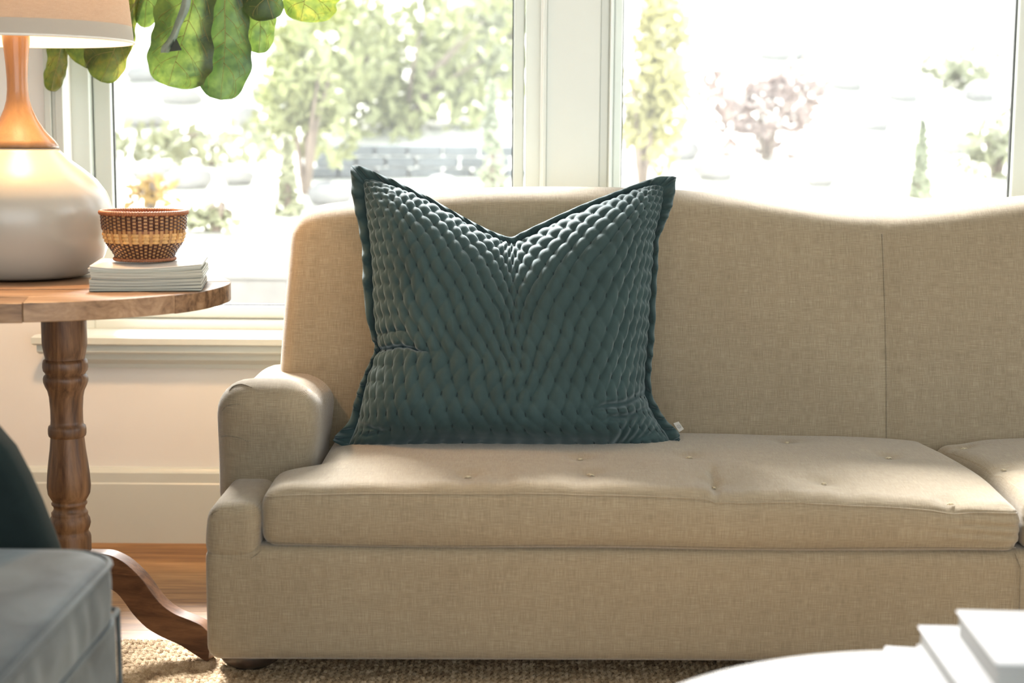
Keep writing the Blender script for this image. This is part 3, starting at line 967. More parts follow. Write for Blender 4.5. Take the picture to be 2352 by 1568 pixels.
D2 = stitch_d(c_, r_c)
puff = 1 - np.exp(-np.sqrt(D2) * 2.3)
q1 = c_ - 0.5 * r_c; q2 = c_ + 0.5 * r_c
s1_ = np.abs(np.sin(np.pi * q1)); s2_ = np.abs(np.sin(np.pi * q2))
wl_ = np.clip((0.56 - U) / 0.12, 0, 1); wr_ = 1 - wl_
upper = np.clip((V - 0.04) / 0.42, 0.16, 1)
gh = 1 - np.abs(np.sin(np.pi * r_c)) ** 0.7
side = np.clip((np.abs(2 * U - 1) - 0.70) / 0.16, 0, 1)
topz = np.exp(-(dtop / 85.0) ** 2)
main = wl_ * s2_ + wr_ * s1_; other = wl_ * s1_ + wr_ * s2_
kk_ = 0.38 + 0.57 * topz
ribs = main ** 0.6 * (1 - kk_ * (1 - other ** 0.6))
blk = (np.abs(np.sin(np.pi * c_ * 1.0 + 0.5 * np.pi * np.mod(np.floor(r_c), 2))) ** 0.6) * (1 - gh)
h_ = ribs * (1 - side * 0.75) + side * 0.55 * blk
edge = np.clip(np.minimum(np.minimum(U, 1 - U), np.minimum(V, 1 - V)) / 0.02, 0, 1)
quilt = ((0.0098 - 0.0022 * topz) * upper * h_ - 0.0034 * np.exp(-np.sqrt(D2) * 2.6)) * edge * (1 - 0.8 * np.clip(cr / 0.012, 0, 1))
for _ in range(1):
    for ax_ in (0, 1):
        pq = np.pad(quilt, 2, mode='edge'); sl = slice(2, -2)
        acc = sum(np.roll(pq, k_, axis=ax_) * w_ for k_, w_ in ((-2, .06), (-1, .22), (0, .44), (1, .22), (2, .06)))
        quilt = acc[sl, sl]
nrm_dir = np.array(Vector((0, -1, 0.20)).normalized())
P3 = base3 + belly[..., None] * nrm_dir
# normals for displacement
du = np.gradient(P3, axis=1); dv = np.gradient(P3, axis=0)
N = np.cross(du, dv); N /= (np.linalg.norm(N, axis=2, keepdims=True) + 1e-12)
N = np.where((N[..., 1:2] > 0), -N, N)
P3 = P3 + N * quilt[..., None]
Ffront = P3 - np.array(PO)
idx = np.arange((NU + 1) * (NV + 1)).reshape(NV + 1, NU + 1)
quads = np.stack([idx[:-1, :-1], idx[:-1, 1:], idx[1:, 1:], idx[1:, :-1]], -1).reshape(-1, 4)
me = bpy.data.meshes.new('quilted_front'); me.from_pydata(Ffront.reshape(-1, 3).tolist(), [], quads.tolist())
link('quilted_front', me, M_PILLOW, pil)
# back panel
sk = 8
Bk = base3[::sk, ::sk] + (0.085 * np.clip(np.sin(np.pi * U), 0, 1) ** .5 * np.clip(np.sin(np.pi * V), 0, 1) ** .5)[::sk, ::sk][..., None] * np.array([0, 1, 0.0])
lim = 3.525 + 0.15 * np.clip((Bk[..., 2] - .32) / .65, 0, 1) - 0.02 * np.sin(np.clip((Bk[..., 2] - .32) / .65, 0, 1) * np.pi)
Bk[..., 1] = np.minimum(Bk[..., 1], np.maximum(lim - 0.006, base3[::sk, ::sk][..., 1]))
nb, na = Bk.shape[:2]
ib = np.arange(nb * na).reshape(nb, na)
qb = np.stack([ib[:-1, :-1], ib[1:, :-1], ib[1:, 1:], ib[:-1, 1:]], -1).reshape(-1, 4)
me = bpy.data.meshes.new('back_panel'); me.from_pydata((Bk - np.array(PO)).reshape(-1, 3).tolist(), [], qb.tolist())
link('back_panel', me, M_PILLOW, pil)
# stitches : short dark thread dashes at every lattice point
sm = MB(); nst = 0
from bisect import bisect
for rj in range(-1, 26):
    off = 0.5 if rj % 2 else 0.0
    for ci in range(-14, 15):
        tc_, tr_ = ci + off, rj
        dd = (c_ - tc_) ** 2 + (r_c - tr_) ** 2
        k = int(np.argmin(dd)); j, i = divmod(k, NU + 1)
        if dd[j, i] > 0.01 or i < 10 or i > NU - 10 or j < 8 or j > NV - 10: continue
        n_ = Vector(N[j, i]); p = Vector(Ffront[j, i])
        t = Vector(dv[j, i]).normalized()
        L = 0.0058 if tr_ < 11 else 0.0042
        s_ = max(0.45, min(1.0, float(abs(N[j, i, 1]))))
        sm.tube([p - t * L + n_ * 0.0001, p - t * L * .5 + n_ * 0.0006, p + t * L * .5 + n_ * 0.0006, p + t * L + n_ * 0.0001], [.0005, .0014, .0014, .0005], 5)
        nst += 1
o = sm.build('stitching', M_THREAD, pil); o['kind'] = 'stuff'
# flange: strip between the seam and the outer edge, ruffled
def resample(pts, n): return [polyl(pts, i / (n - 1)) for i in range(n)]


def flange_strip(inn, out, n, rows=7, seed=0, amp=0.006):
    rr = random.Random(seed); A = resample(inn, n); B = resample(out, n)
    ph = rr.uniform(0, 6)
    top = []; bot = []
    for i in range(n):
        s = i / (n - 1)
        tw = math.sin(i * 0.52 + 1.7 * math.sin(i * .071) + 1.1 * math.sin(i * .13 + ph) + ph)
        pk = max(0, math.cos(i * 0.52 + 1.7 * math.sin(i * .071) + 1.1 * math.sin(i * .13 + ph) + ph)) ** 6
        for j in range(rows):
            k = -0.25 + 1.25 * j / (rows - 1)
            x = A[i][0] + (B[i][0] - A[i][0]) * k; y = A[i][1] + (B[i][1] - A[i][1]) * k
            kk = max(0, k)
            P = at(x, y, pY(y) - 0.004 - 0.010 * kk)
            P = P + Vector((0, -1, .1)) * (amp * tw * kk ** .8 + 0.005 * math.sin(kk * PI) - 0.007 * pk * math.sin(min(1, kk * 1.3) * PI * .8))
            rad = (B[i][0] - A[i][0], B[i][1] - A[i][1])
            th = 0.0045 * (1 - max(0, (k - .75) / .25) ** 2 * .85)
            top.append(P + Vector((0, -th, 0)) - PO); bot.append(P + Vector((0, th, 0)) - PO)
    m = MB(); N_ = n * rows
    fs = []
    for i in range(n - 1):
        for j in range(rows - 1):
            a = i * rows + j
            fs.append((a, a + 1, a + rows + 1, a + rows)); fs.append((a + N_, a + rows + N_, a + rows + 1 + N_, a + 1 + N_))
        a = i * rows + rows - 1; fs.append((a, a + N_, a + rows + N_, a + rows))
        a = i * rows; fs.append((a, a + rows, a + rows + N_, a + N_))
    for e in (0, (n - 1) * rows):
        for j in range(rows - 1): fs.append((e + j, e + j + N_, e + j + 1 + N_, e + j + 1))
    m.add(top + bot, fs)
    return m.build('flange', M_PILLOW, pil)


flange_strip(TOPi, TOPo, 240, seed=1, amp=0.005)
flange_strip(LFi, LFo, 200, seed=2, amp=0.010)
flange_strip(RTi, RTo, 200, seed=3, amp=0.009)
flange_strip(BOTi, [(765, 1012), (900, 1036), (1050, 1034), (1200, 1035), (1350, 1036), (1460, 1036), (1562, 1008)], 120, seed=4, amp=0.002)
# tag with ring mark
tagm = plain('white_tag_cloth', (0.62, 0.60, 0.55), 0.8, 0.03)
q0 = at(1549, 975, 3.385)
ta = [at(1547, 972, 3.385), at(1559, 968, 3.378), at(1571, 985, 3.374), at(1560, 992, 3.380)]
m = MB(); m.add([p - PO for p in ta] + [p - PO + Vector((0.0, 0.0015, 0)) for p in ta], [(0, 1, 2, 3), (7, 6, 5, 4), (0, 4, 5, 1), (1, 5, 6, 2), (2, 6, 7, 3), (3, 7, 4, 0)])
tagp = m.build('tag', tagm, pil, smooth=False); prop(tagp, 'small white cloth tag with a grey ring mark')
ctr = sum((p for p in ta), Vector()) / 4 - PO; ex = (ta[1] - ta[0]).normalized(); ey = (ta[2] - ta[1]).normalized()
m = MB()
m.tube([ctr + Vector((0, -0.0006, 0)) + (ex * math.cos(a * PI / 8) + ey * math.sin(a * PI / 8)) * 0.0042 for a in range(17)], 0.0004, 5)
m.tube([ctr + Vector((0, -0.0006, 0)) + (ex * math.cos(a * PI / 8) + ey * math.sin(a * PI / 8)) * (0.0022 - a * .0001) for a in range(14)], 0.0004, 5)
m.build('mark', plain('tag_grey_print', (0.25, 0.25, 0.24), 0.8), tagp)

# ================================================================== SIDE TABLE
TYC = 3.22
TC = Vector((-0.971, TYC, 0)); TR = 0.383; TZ = 0.79; TT = 0.0365
tab = empty('side_table', 'round rustic pine pedestal side table left of the sofa', 'table', TC)
col_x = at(148, 780, TYC).x - TC.x


def disc_clip(poly_fn): pass


NB = 7; RI = 0.274
g = 0.0005
# inner boards clipped to circle RI, rotated
ang = math.radians(8)
for b in range(NB):
    y0 = -RI + 2 * RI * b / NB + g; y1 = -RI + 2 * RI * (b + 1) / NB - g
    poly = []
    ys = [y0 + (y1 - y0) * k / 6 for k in range(7)]
    poly += [(math.sqrt(max(0, RI * RI - q * q)) - g, q) for q in ys]
    poly += [(-math.sqrt(max(0, RI * RI - q * q)) + g, q) for q in ys[::-1]]
    dz = random.uniform(-.0012, .0006)
    MB().prism(poly, lambda p, t, dz=dz: (p[0] * math.cos(ang) - p[1] * math.sin(ang), p[0] * math.sin(ang) + p[1] * math.cos(ang), t + dz), TZ - TT, TZ).build('board', M_PINE, tab, smooth=False, bevel=0.0012)
NS = 8
for s in range(NS):
    a0 = 2 * PI * s / NS - 1.37 + 0.0009; a1 = 2 * PI * (s + 1) / NS - 1.37 - 0.0009
    poly = [((TR + 0.0015 * math.sin(9 * (a0 + (a1 - a0) * k / 16))) * math.cos(a0 + (a1 - a0) * k / 16), TR * math.sin(a0 + (a1 - a0) * k / 16)) for k in range(17)]
    poly += [((RI + g) * math.cos(a0 + (a1 - a0) * k / 16), (RI + g) * math.sin(a0 + (a1 - a0) * k / 16)) for k in range(16, -1, -1)]
    dz = random.uniform(-.0008, .0008)
    MB().prism(poly, lambda p, t, dz=dz: (p[0], p[1], t + dz), TZ - TT, TZ).build('rim_segment', M_PINE, tab, smooth=False, bevel=0.0016)
MB().lathe([(0, TZ - TT - 0.025), (0.12, TZ - TT - 0.025), (0.13, TZ - TT - 0.02), (0.13, TZ - TT - 0.0005), (0, TZ - TT - 0.0005)], 32, (col_x, 0, 0)).build('mounting_plate', M_PINEZ, tab, autos=0.6)
prof_px = [(735, 50), (790, 50), (812, 46), (819, 44), (823, 44), (826, 48), (832, 50), (842, 50.5), (850, 49), (855, 45), (858, 44), (862, 48), (868, 50), (876, 49.5), (886, 46), (896, 41), (910, 38), (940, 36), (965, 36), (974, 37), (977, 41), (984, 42.5), (994, 42.5), (1000, 41), (1003, 37.5),
           (1030, 40), (1060, 44), (1090, 47.5), (1115, 49), (1132, 47), (1143, 41), (1148, 38), (1151, 38), (1153, 40), (1157, 39.5), (1160, 36), (1166, 35), (1172, 38), (1175, 41), (1180, 40.5), (1183, 41), (1190, 45), (1200, 46.5), (1210, 44), (1216, 41), (1220, 41), (1226, 45), (1232, 46.5), (1300, 46.5), (1375, 46.5)]
prof = []
for yy_, r_ in prof_px:
    prof.append((r_ * 0.000917, at(150, yy_, TYC).z))
prof = [(prof[0][0], TZ - TT - 0.024)] + prof[1:]
zlow = prof[-1][1]
prof += [(0.040, zlow - 0.006), (0.036, zlow - 0.016), (0.024, zlow - 0.026), (0.026, zlow - .036), (0.014, zlow - 0.048), (0, zlow - 0.05)]
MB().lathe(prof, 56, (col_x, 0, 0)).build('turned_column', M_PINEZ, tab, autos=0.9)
# feet in 4 vertical planes
cpos = Vector((TC.x + col_x, TYC, 0))
tip = atz(481, 1512, 0.012)
dirv = Vector((tip.x - cpos.x, tip.y - cpos.y, 0)); dl = dirv.length; dirv.normalize(); nv = Vector((-dirv.y, dirv.x, 0))


def inplane(px, py):
    r = ray(px, py); o = Vector((0, 0, H)) - cpos
    k = -o.dot(nv) / r.dot(nv); p = o + r * k
    return (p.dot(dirv), p.z)


toppx = [(222, 1266), (245, 1266), (270, 1273), (300, 1291), (335, 1325), (360, 1360), (382, 1385), (410, 1404), (440, 1416), (470, 1430), (492, 1452)]
botpx = [(486, 1513), (478, 1510), (450, 1493), (420, 1474), (380, 1456), (345, 1435), (315, 1405), (297, 1380), (278, 1357), (256, 1345), (222, 1348)]
poly = [inplane(*polyl(toppx, i / 30)) for i in range(31)] + [inplane(*polyl(botpx, i / 30)) for i in range(31)]
poly[0] = (0.02, poly[0][1]); poly[-1] = (0.02, poly[-1][1])
zmin = min(p[1] for p in poly); poly = [(a, b if b > 0.04 else max(b, 0.0125)) for a, b in poly]
for q in range(3):
    a = -q * 2 * PI / 3
    d = Vector((dirv.x * math.cos(a) - dirv.y * math.sin(a), dirv.x * math.sin(a) + dirv.y * math.cos(a), 0)); n_ = Vector((-d.y, d.x, 0))
    tipp = cpos + d * poly[30][0]
    onrug = tipp.y < RYE
    pp = poly if onrug else [(x_, z_ - 0.0115 * sstep(0.2, 0.45, x_)) for x_, z_ in poly]
    if q: pp = [(x_ * 1.05, z_) for x_, z_ in pp]
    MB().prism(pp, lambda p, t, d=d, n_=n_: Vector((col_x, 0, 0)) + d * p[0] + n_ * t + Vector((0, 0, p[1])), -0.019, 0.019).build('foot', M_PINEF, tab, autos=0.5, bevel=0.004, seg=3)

# ================================================================== LAMP
LY = 3.365
lx = at(45, 340, LY).x; LC = Vector((lx, LY, TZ))
lamp = empty('table_lamp', 'white gourd ceramic lamp with honey wood neck and beige drum shade', 'lamp', LC)
SC_ = 3.39 / 3600


def zl(py): return at(50, py, LY).z - TZ


cz = [(0.0, .0032), (0.100, .0032), (0.113, 0.004)]
cer = [(650, 112), (645, 124), (638, 136), (625, 152), (610, 166), (590, 180), (565, 190), (535, 197), (505, 200.5), (480, 200), (455, 195), (440, 188.5), (412, 168), (387, 139), (368, 114), (350, 94), (340, 85)]
pc_ = [(0, 0.003)] + [(r * SC_, max(0.0035, zl(p))) for p, r in cer] + [(0.055, zl(338))]
pp = []
for i in range(len(pc_) - 1):
    pp.append(pc_[i])
MB().lathe(pp + [pc_[-1]], 96).build('ceramic_body', M_CERAM, lamp)
MB().lathe([(0, 0), (0.098, 0), (0.102, 0.0015), (0.102, 0.006), (0.09, 0.008), (0, 0.008)], 64).build('base_ring', plain('smoky_acrylic', (0.05, 0.055, 0.05), 0.15, .05), lamp, autos=.6)
nk = [(339, 86), (334, 86.5), (322, 78), (300, 58), (275, 42), (250, 31), (230, 25.5), (205, 23), (180, 23), (150, 24.5), (120, 27), (95, 29.5), (60, 31), (30, 28), (20, 12)]
MB().lathe([(r * SC_, zl(p)) for p, r in nk] + [(0, zl(20))], 64).build('wood_neck', M_NECK, lamp)
# shade
sb, st_ = zl(94), zl(94) + 0.30
r0, r1 = 0.243, 0.212
ts = NT('shade_linen')
tcs = ts.n('ShaderNodeTexCoord'); sps = ts.n('ShaderNodeSeparateXYZ'); ts.l(tcs.outputs['Object'], sps.inputs[0])
nse = ts.noise(ts.obj((1, 1, 6)), 60, 3, .6); nsf = ts.noise(ts.obj(), 500, 2)
band = ts.math('LESS_THAN', sps.outputs[2], sb + 0.033)
difc = ts.mix(ts.math('MULTIPLY', ts.math('ADD', nse, nsf), .5), (0.36, 0.31, 0.25), (0.56, 0.51, 0.43))
df = ts.n('ShaderNodeBsdfDiffuse'); ts.l(ts.mix(band, difc, (0.40, 0.39, 0.345)), df.inputs[0])
tl = ts.n('ShaderNodeBsdfTranslucent'); tlc = ts.mix(ts.math('ADD', nse, -.1), (0.058, 0.034, 0.013), (0.108, 0.071, 0.030)); ts.l(tlc, tl.inputs[0])
mxs = ts.n('ShaderNodeMixShader'); ts.l(ts.math('MULTIPLY_ADD', band, -0.22, 0.30), mxs.inputs[0]); ts.l(df.outputs[0], mxs.inputs[1]); ts.l(tl.outputs[0], mxs.inputs[2])
ts.l(mxs.outputs[0], ts.t.nodes['Material Output'].inputs['Surface'])
vs = []; fs = []; n = 96; rows = 12
for j in range(rows + 1):
    k = j / rows
    for i in range(n):
        a = 2 * PI * i / n; vs.append(((r0 + (r1 - r0) * k) * math.cos(a), (r0 + (r1 - r0) * k) * math.sin(a), sb + (st_ - sb) * k))
for j in range(rows):
    for i in range(n): fs.append((j * n + i, j * n + (i + 1) % n, (j + 1) * n + (i + 1) % n, (j + 1) * n + i))
me = bpy.data.meshes.new('lamp_shade'); me.from_pydata(vs, [], fs); shade = link('lamp_shade', me, ts.m, lamp)
for zz, rr_, nm in ((sb, r0, 'rim_wire'), (st_, r1, 'rim_wire')):
    MB().tube([(rr_ * math.cos(2 * PI * i / 96), rr_ * math.sin(2 * PI * i / 96), zz) for i in range(97)], 0.0028, 8, False).build(nm, plain('rim_tape', (0.72, 0.70, 0.64), .8), shade)
m = MB()
for i in range(3):
    a = 2 * PI * i / 3 + .4; m.tube([(0.02 * math.cos(a), 0.02 * math.sin(a), st_ - .03), (r1 * math.cos(a), r1 * math.sin(a), st_ - 0.002)], 0.002, 6)
m.lathe([(0.0, st_ - .034), (0.022, st_ - .034), (0.022, st_ - .028), (0, st_ - .028)], 16)
m.build('spider', M_METAL, shade)
m = MB().lathe([(0, zl(20) - .01), (0.017, zl(20) - .01), (0.017, zl(20) + .05), (0, zl(20) + .05)], 20)
m.tube([(0, 0, zl(20) + .05), (-.055, 0, zl(20) + .10), (-.055, 0, st_ - .08), (0, 0, st_ - .03)], 0.002, 6)
m.tube([(0, 0, zl(20) + .05), (.055, 0, zl(20) + .10), (.055, 0, st_ - .08), (0, 0, st_ - .03)], 0.002, 6)
m.build('socket', M_METAL, lamp, autos=.6)
tb = NT('frosted_bulb'); tb.set(Base_Color=(1, .9, .75), Emission_Color=LAMP_COL, Emission_Strength=2.0)
zb_ = zl(20) + 0.105
MB().lathe([(0, zb_ + .035)] + [(0.03 * math.cos(a * PI / 12), zb_ + 0.03 * math.sin(a * PI / 12)) for a in range(5, -5, -1)] + [(0.013, zb_ - .035), (0, zb_ - .035)], 24).build('bulb', tb.m, lamp)
ll = bpy.data.lights.new('bulb_light', 'POINT'); ll.energy = LAMP_POWER; ll.color = LAMP_COL; ll.shadow_soft_size = 0.045; ll.specular_factor = 0.0
lo = bpy.data.objects.new('bulb_light', ll); COL.objects.link(lo); lo.location = (LC.x, LC.y, TZ + zb_); 

# ================================================================== MAGAZINES
ma = atz(205, 670, TZ); mb_ = atz(455, 661, TZ)
rot = math.radians(8)
MW, MD = 0.217, 0.214
covers = [(0.055, 0.07, 0.06), (0.35, 0.33, 0.27), (0.45, 0.44, 0.38), (0.42, 0.41, 0.34), (0.2, 0.22, 0.18), (0.5, 0.48, 0.4), (0.38, 0.37, 0.3), (0.46, 0.44, 0.36), (0.72, 0.72, 0.70)]
tpg = NT('magazine_pages'); pf = tpg.noise(tpg.obj((6, 6, 1500)), 1.0, 2)
tpg.set(Base_Color=tpg.ramp(pf, [(0.35, (0.30, 0.29, 0.23)), (0.65, (0.62, 0.60, 0.50))]), Roughness=0.6)
zz = TZ + 0.0006
ths = [q * 0.912 for q in (0.0050, 0.0062, 0.0058, 0.0066, 0.0050, 0.0064, 0.0056, 0.0058, 0.0052)]
desc = ['with a blackish green cover, bottom of the stack on the table', 'with a grey cover, second from the bottom', 'with a pale cover, third from the bottom', 'with a pale cover, fourth from the bottom', 'with a dark green cover, middle of the stack', 'with a cream cover, fourth from the top', 'with a grey cover, third from the top', 'with a cream cover, just under the white top one', 'with a glossy white cover, topmost, under the basket']
ca, sa = math.cos(rot), math.sin(rot)
for i, th in enumerate(ths):
    jx, jy, jr = random.uniform(-.002, .003), random.uniform(-.0035, .0035), random.uniform(-.012, .012)
    sag = 0.0014 + 0.0055 * (i / 8) ** 1.5
    root = empty('magazine', 'thin magazine ' + desc[i], 'magazine', (ma.x, ma.y, zz), 'stacked magazines on the side table')
    def P(x, y_, z_):
        u = x / MW
        dzz = (-sag * math.sin(PI * min(1, max(0, u)) ** 0.8) * (1 if i > 0 else 0)) + (0.0055 * (i / 8) * u) * 0.6
        if i == 0: dzz = 0
        xx = x + jx; yy_ = y_ + jy
        return (xx * math.cos(rot + jr) - yy_ * math.sin(rot + jr), xx * math.sin(rot + jr) + yy_ * math.cos(rot + jr), z_ + dzz + 0.0014 * min(i, 4) * 0.5)
    def slab(x0, x1, y0, y1, z0, z1, nm, mat, par):
        nn = 24; vs = []; fs = []
        for k in range(nn + 1):
            x = x0 + (x1 - x0) * k / nn
            vs += [P(x, y0, z0), P(x, y1, z0), P(x, y1, z1), P(x, y0, z1)]
        for k in range(nn):
            a = 4 * k
            for e in range(4): fs.append((a + e, a + (e + 1) % 4, a + 4 + (e + 1) % 4, a + 4 + e))
        fs += [(0, 3, 2, 1), (4 * nn, 4 * nn + 1, 4 * nn + 2, 4 * nn + 3)]
        return MB().add(vs, fs).build(nm, mat, par, smooth=False)
    slab(0.001, MW - 0.001, 0.001, MD - 0.001, 0.0006, th - 0.0007, 'pages', tpg.m, root)
    cm = plain('magazine_cover', covers[i], 0.25, 0.03)
    slab(0, MW, 0, MD, 0, 0.0006, 'cover', cm, root)
    slab(0, MW, 0, MD, th - 0.0007, th - 0.0001, 'cover', cm, root)
    zz += th
MTOP = zz

# ================================================================== BASKET
bc = at(333, 600, 3.224)
bask = empty('woven_basket', 'small round brown woven basket with a golden middle band, on the magazines', 'basket', (bc.x, 3.224, MTOP + 0.0015))
ks = 3.25 / 3600
bp = [(0, 68), (4, 68), (8, 65), (14, 67), (24, 73), (36, 82), (50, 88.5), (64, 91.5), (80, 93), (96, 94), (108, 94.5)]   # (height px, radius px)
zmax = at(333, 493, 3.224).z - at(333, 610, 3.224).z
BH = zmax - 0.004


def br(h): return sinterp([(a / 108 * BH, b * ks) for a, b in bp], h)


M_DARKW = plain('dark_brown_cane', (0.075, 0.024, 0.014), 0.35, 0.35, 90)
M_TANW = plain('tan_cane', (0.42, 0.21, 0.075), 0.45, 0.25, 90)
M_GOLDW = plain('golden_cane', (0.62, 0.34, 0.115), 0.4, 0.2, 90)
M_REDW = plain('red_brown_cane', (0.30, 0.105, 0.04), 0.5, 0.25, 200)
NSK = 48
m = MB()
for s in range(NSK):
    a = 2 * PI * s / NSK; w2 = 0.30 * 2 * PI / NSK
    vs = []; fs = []; nn = 30
    for k in range(nn + 1):
        h = 0.002 + (BH - .004) * k / nn; r = br(h) + 0.0007
        for q, rad in ((-1, r), (1, r), (1, r - .001), (-1, r - .001)):
            vs.append((rad * math.cos(a + q * w2), rad * math.sin(a + q * w2), h))
    for k in range(nn):
        b_ = 4 * k
        for e in range(4): fs.append((b_ + e, b_ + (e + 1) % 4, b_ + 4 + (e + 1) % 4, b_ + 4 + e))
    m.add(vs, fs)
o = m.build('stakes', M_TANW, bask, smooth=False); o['kind'] = 'stuff'


def weft(rows, mat, name, hh, flip=0):
    m = MB(); n = NSK * 6
    for ri, hz in rows:
        vs = []; fs = []
        for i in range(n):
            a = 2 * PI * i / n
            w_ = math.cos(a * NSK / 2 + PI * (ri % 2))
            w_ = max(-1, min(1, w_ * 1.6))
            r = br(hz) + 0.0006 + 0.0016 * w_
            vs += [(r * math.cos(a), r * math.sin(a), hz - hh), ((r + .0008) * math.cos(a), (r + .0008) * math.sin(a), hz), (r * math.cos(a), r * math.sin(a), hz + hh), ((r - .0008) * math.cos(a), (r - .0008) * math.sin(a), hz)]
        for i in range(n):
            b_ = 4 * i; c2 = 4 * ((i + 1) % n)
            for e in range(4): fs.append((b_ + e, b_ + (e + 1) % 4, c2 + (e + 1) % 4, c2 + e))
        m.add(vs, fs)
    o = m.build(name, mat, bask, smooth=False); o['kind'] = 'stuff'
    return o


pitch = 0.0034
rows = []; h = 0.008; i = 0
while h < BH - 0.004: rows.append((i, h)); h += pitch; i += 1
b0_, b1_ = BH * 0.37, BH * 0.62
weft([r for r in rows if r[1] < b0_ or r[1] > b1_], M_DARKW, 'dark_weft', 0.00135)
g_rows = []; h = b0_ + 0.004; i = 0
while h < b1_ - .002: g_rows.append((0, h)); h += 0.0068; i += 1
weft(g_rows, M_GOLDW, 'golden_weft', 0.0031)


def coil(rad, z, rt, name, turns, mat):
    m = MB(); n = turns * 4; vs = []; fs = []; kk = 10
    for i in range(n):
        a = 2 * PI * i / n; bump_ = 1 + 0.10 * (1 if i % 4 in (0, 1) else -1)
        for q in range(kk):
            b_ = 2 * PI * q / kk
            aa = a + 0.025 * math.sin(b_)
            r = rad + rt * bump_ * math.cos(b_); vs.append((r * math.cos(aa), r * math.sin(aa), z + rt * bump_ * math.sin(b_)))
    for i in range(n):
        for q in range(kk): fs.append((i * kk + q, i * kk + (q + 1) % kk, ((i + 1) % n) * kk + (q + 1) % kk, ((i + 1) % n) * kk + q))
    return m.add(vs, fs).build(name, mat, bask)


coil(0.0862, BH - 0.002, 0.0047, 'rim', 96, M_REDW)
coil(br(0.003) - 0.001, 0.0038, 0.0036, 'foot_ring', 72, M_REDW)
MB().lathe([(0, 0.006), (0.058, 0.006), (0.058, 0.008), (0, 0.008)], 40).build('bottom', M_TANW, bask)
# thin liner so the wall reads closed
liner = [(br(BH * k / 14) - 0.0016, BH * k / 14) for k in range(1, 15)] 
m = MB(); n = 64; vs = [(r * math.cos(2 * PI * i / n), r * math.sin(2 * PI * i / n), z_) for r, z_ in liner for i in range(n)]
m.add(vs, [(j * n + i, j * n + (i + 1) % n, (j + 1) * n + (i + 1) % n, (j + 1) * n + i) for j in range(len(liner) - 1) for i in range(n)])
m.build('inner_wall', M_REDW, bask)

# ================================================================== FIDDLE-LEAF FIG
tlf = NT('fig_leaf')
nz = tlf.noise(tlf.obj(), 14, 3, .55); nz2 = tlf.noise(tlf.obj(), 70, 3)
nn_ = tlf.math('ADD', tlf.math('MULTIPLY', nz, .7), tlf.math('MULTIPLY', nz2, .3))


def fig_mat(name, a, b, c, tr_):
    t = NT(name); f1 = t.noise(t.obj(), 16, 3, .55, .6); f2_ = t.noise(t.obj(), 110, 3, .6)
    f = t.math('ADD', t.math('MULTIPLY', f1, .72), t.math('MULTIPLY', f2_, .28))
    col = t.ramp(f, [(0.36, a), (0.5, b), (0.66, c)])
    d = t.n('ShaderNodeBsdfDiffuse'); t.l(col, d.inputs[0])
    tl_ = t.n('ShaderNodeBsdfTranslucent'); t.l(col, tl_.inputs[0])
    mx_ = t.n('ShaderNodeMixShader'); mx_.inputs[0].default_value = tr_; t.l(d.outputs[0], mx_.inputs[1]); t.l(tl_.outputs[0], mx_.inputs[2])
    gl_ = t.n('ShaderNodeBsdfGlossy'); gl_.inputs['Roughness'].default_value = .35; gl_.inputs[0].default_value = (1, 1, 1, 1)
    m2 = t.n('ShaderNodeMixShader'); m2.inputs[0].default_value = .03; t.l(mx_.outputs[0], m2.inputs[1]); t.l(gl_.outputs[0], m2.inputs[2])
    t.l(m2.outputs[0], t.t.nodes['Material Output'].inputs['Surface'])
    return t.m


ML = fig_mat('fig_leaf_green', (0.020, 0.040, 0.008), (0.052, 0.082, 0.014), (0.10, 0.135, 0.024), .5)
MLD = fig_mat('fig_leaf_dark', (0.014, 0.030, 0.008), (0.032, 0.058, 0.013), (0.058, 0.092, 0.020), .42)
MLY = fig_mat('fig_leaf_yellowing', (0.045, 0.075, 0.012), (0.10, 0.13, 0.018), (0.24, 0.21, 0.028), .5)
MLG = plain('fig_leaf_painted_sheen', (0.20, 0.26, 0.22), 0.25, .2, 30)  # reflected sheen of the folded leaf, given as a flat grey colour
MV = fig_mat('leaf_vein', (0.36, 0.33, 0.12), (0.42, 0.37, 0.14), (0.48, 0.42, 0.17), .5)
POT = Vector((-1.78, 3.72, 0))
fig = empty('fiddle_leaf_fig', 'potted fiddle-leaf fig whose big green leaves hang before the left window', 'plant', POT)
MB().lathe([(0, 0), (0.13, 0), (0.15, .02), (0.18, .30), (0.185, .34), (0.17, .34), (0.165, .30), (0, .29)], 40).build('pot', plain('white_pot', (.6, .6, .56), .4), fig, autos=.6)
MB().lathe([(0, 0.291), (0.16, 0.291), (0.16, 0.305), (0, 0.31)], 24).build('soil', plain('soil', (.04, .025, .015), .95), fig)
top_pt = at(470, -190, 4.0)
tr_pts = [Vector((0, 0, 0.29)), Vector((.03, .05, .8)), Vector((.06, .12, 1.3)), Vector((.2, .2, 1.6)), Vector((top_pt.x - POT.x - .25, .26, top_pt.z - .02)), Vector((top_pt.x - POT.x, .28, top_pt.z)), Vector((top_pt.x - POT.x + .25, .27, top_pt.z + .05))]
MB().tube(tr_pts, [.022, .019, .016, .013, .010, .008, .005], 10).build('stem', M_BARK, fig)


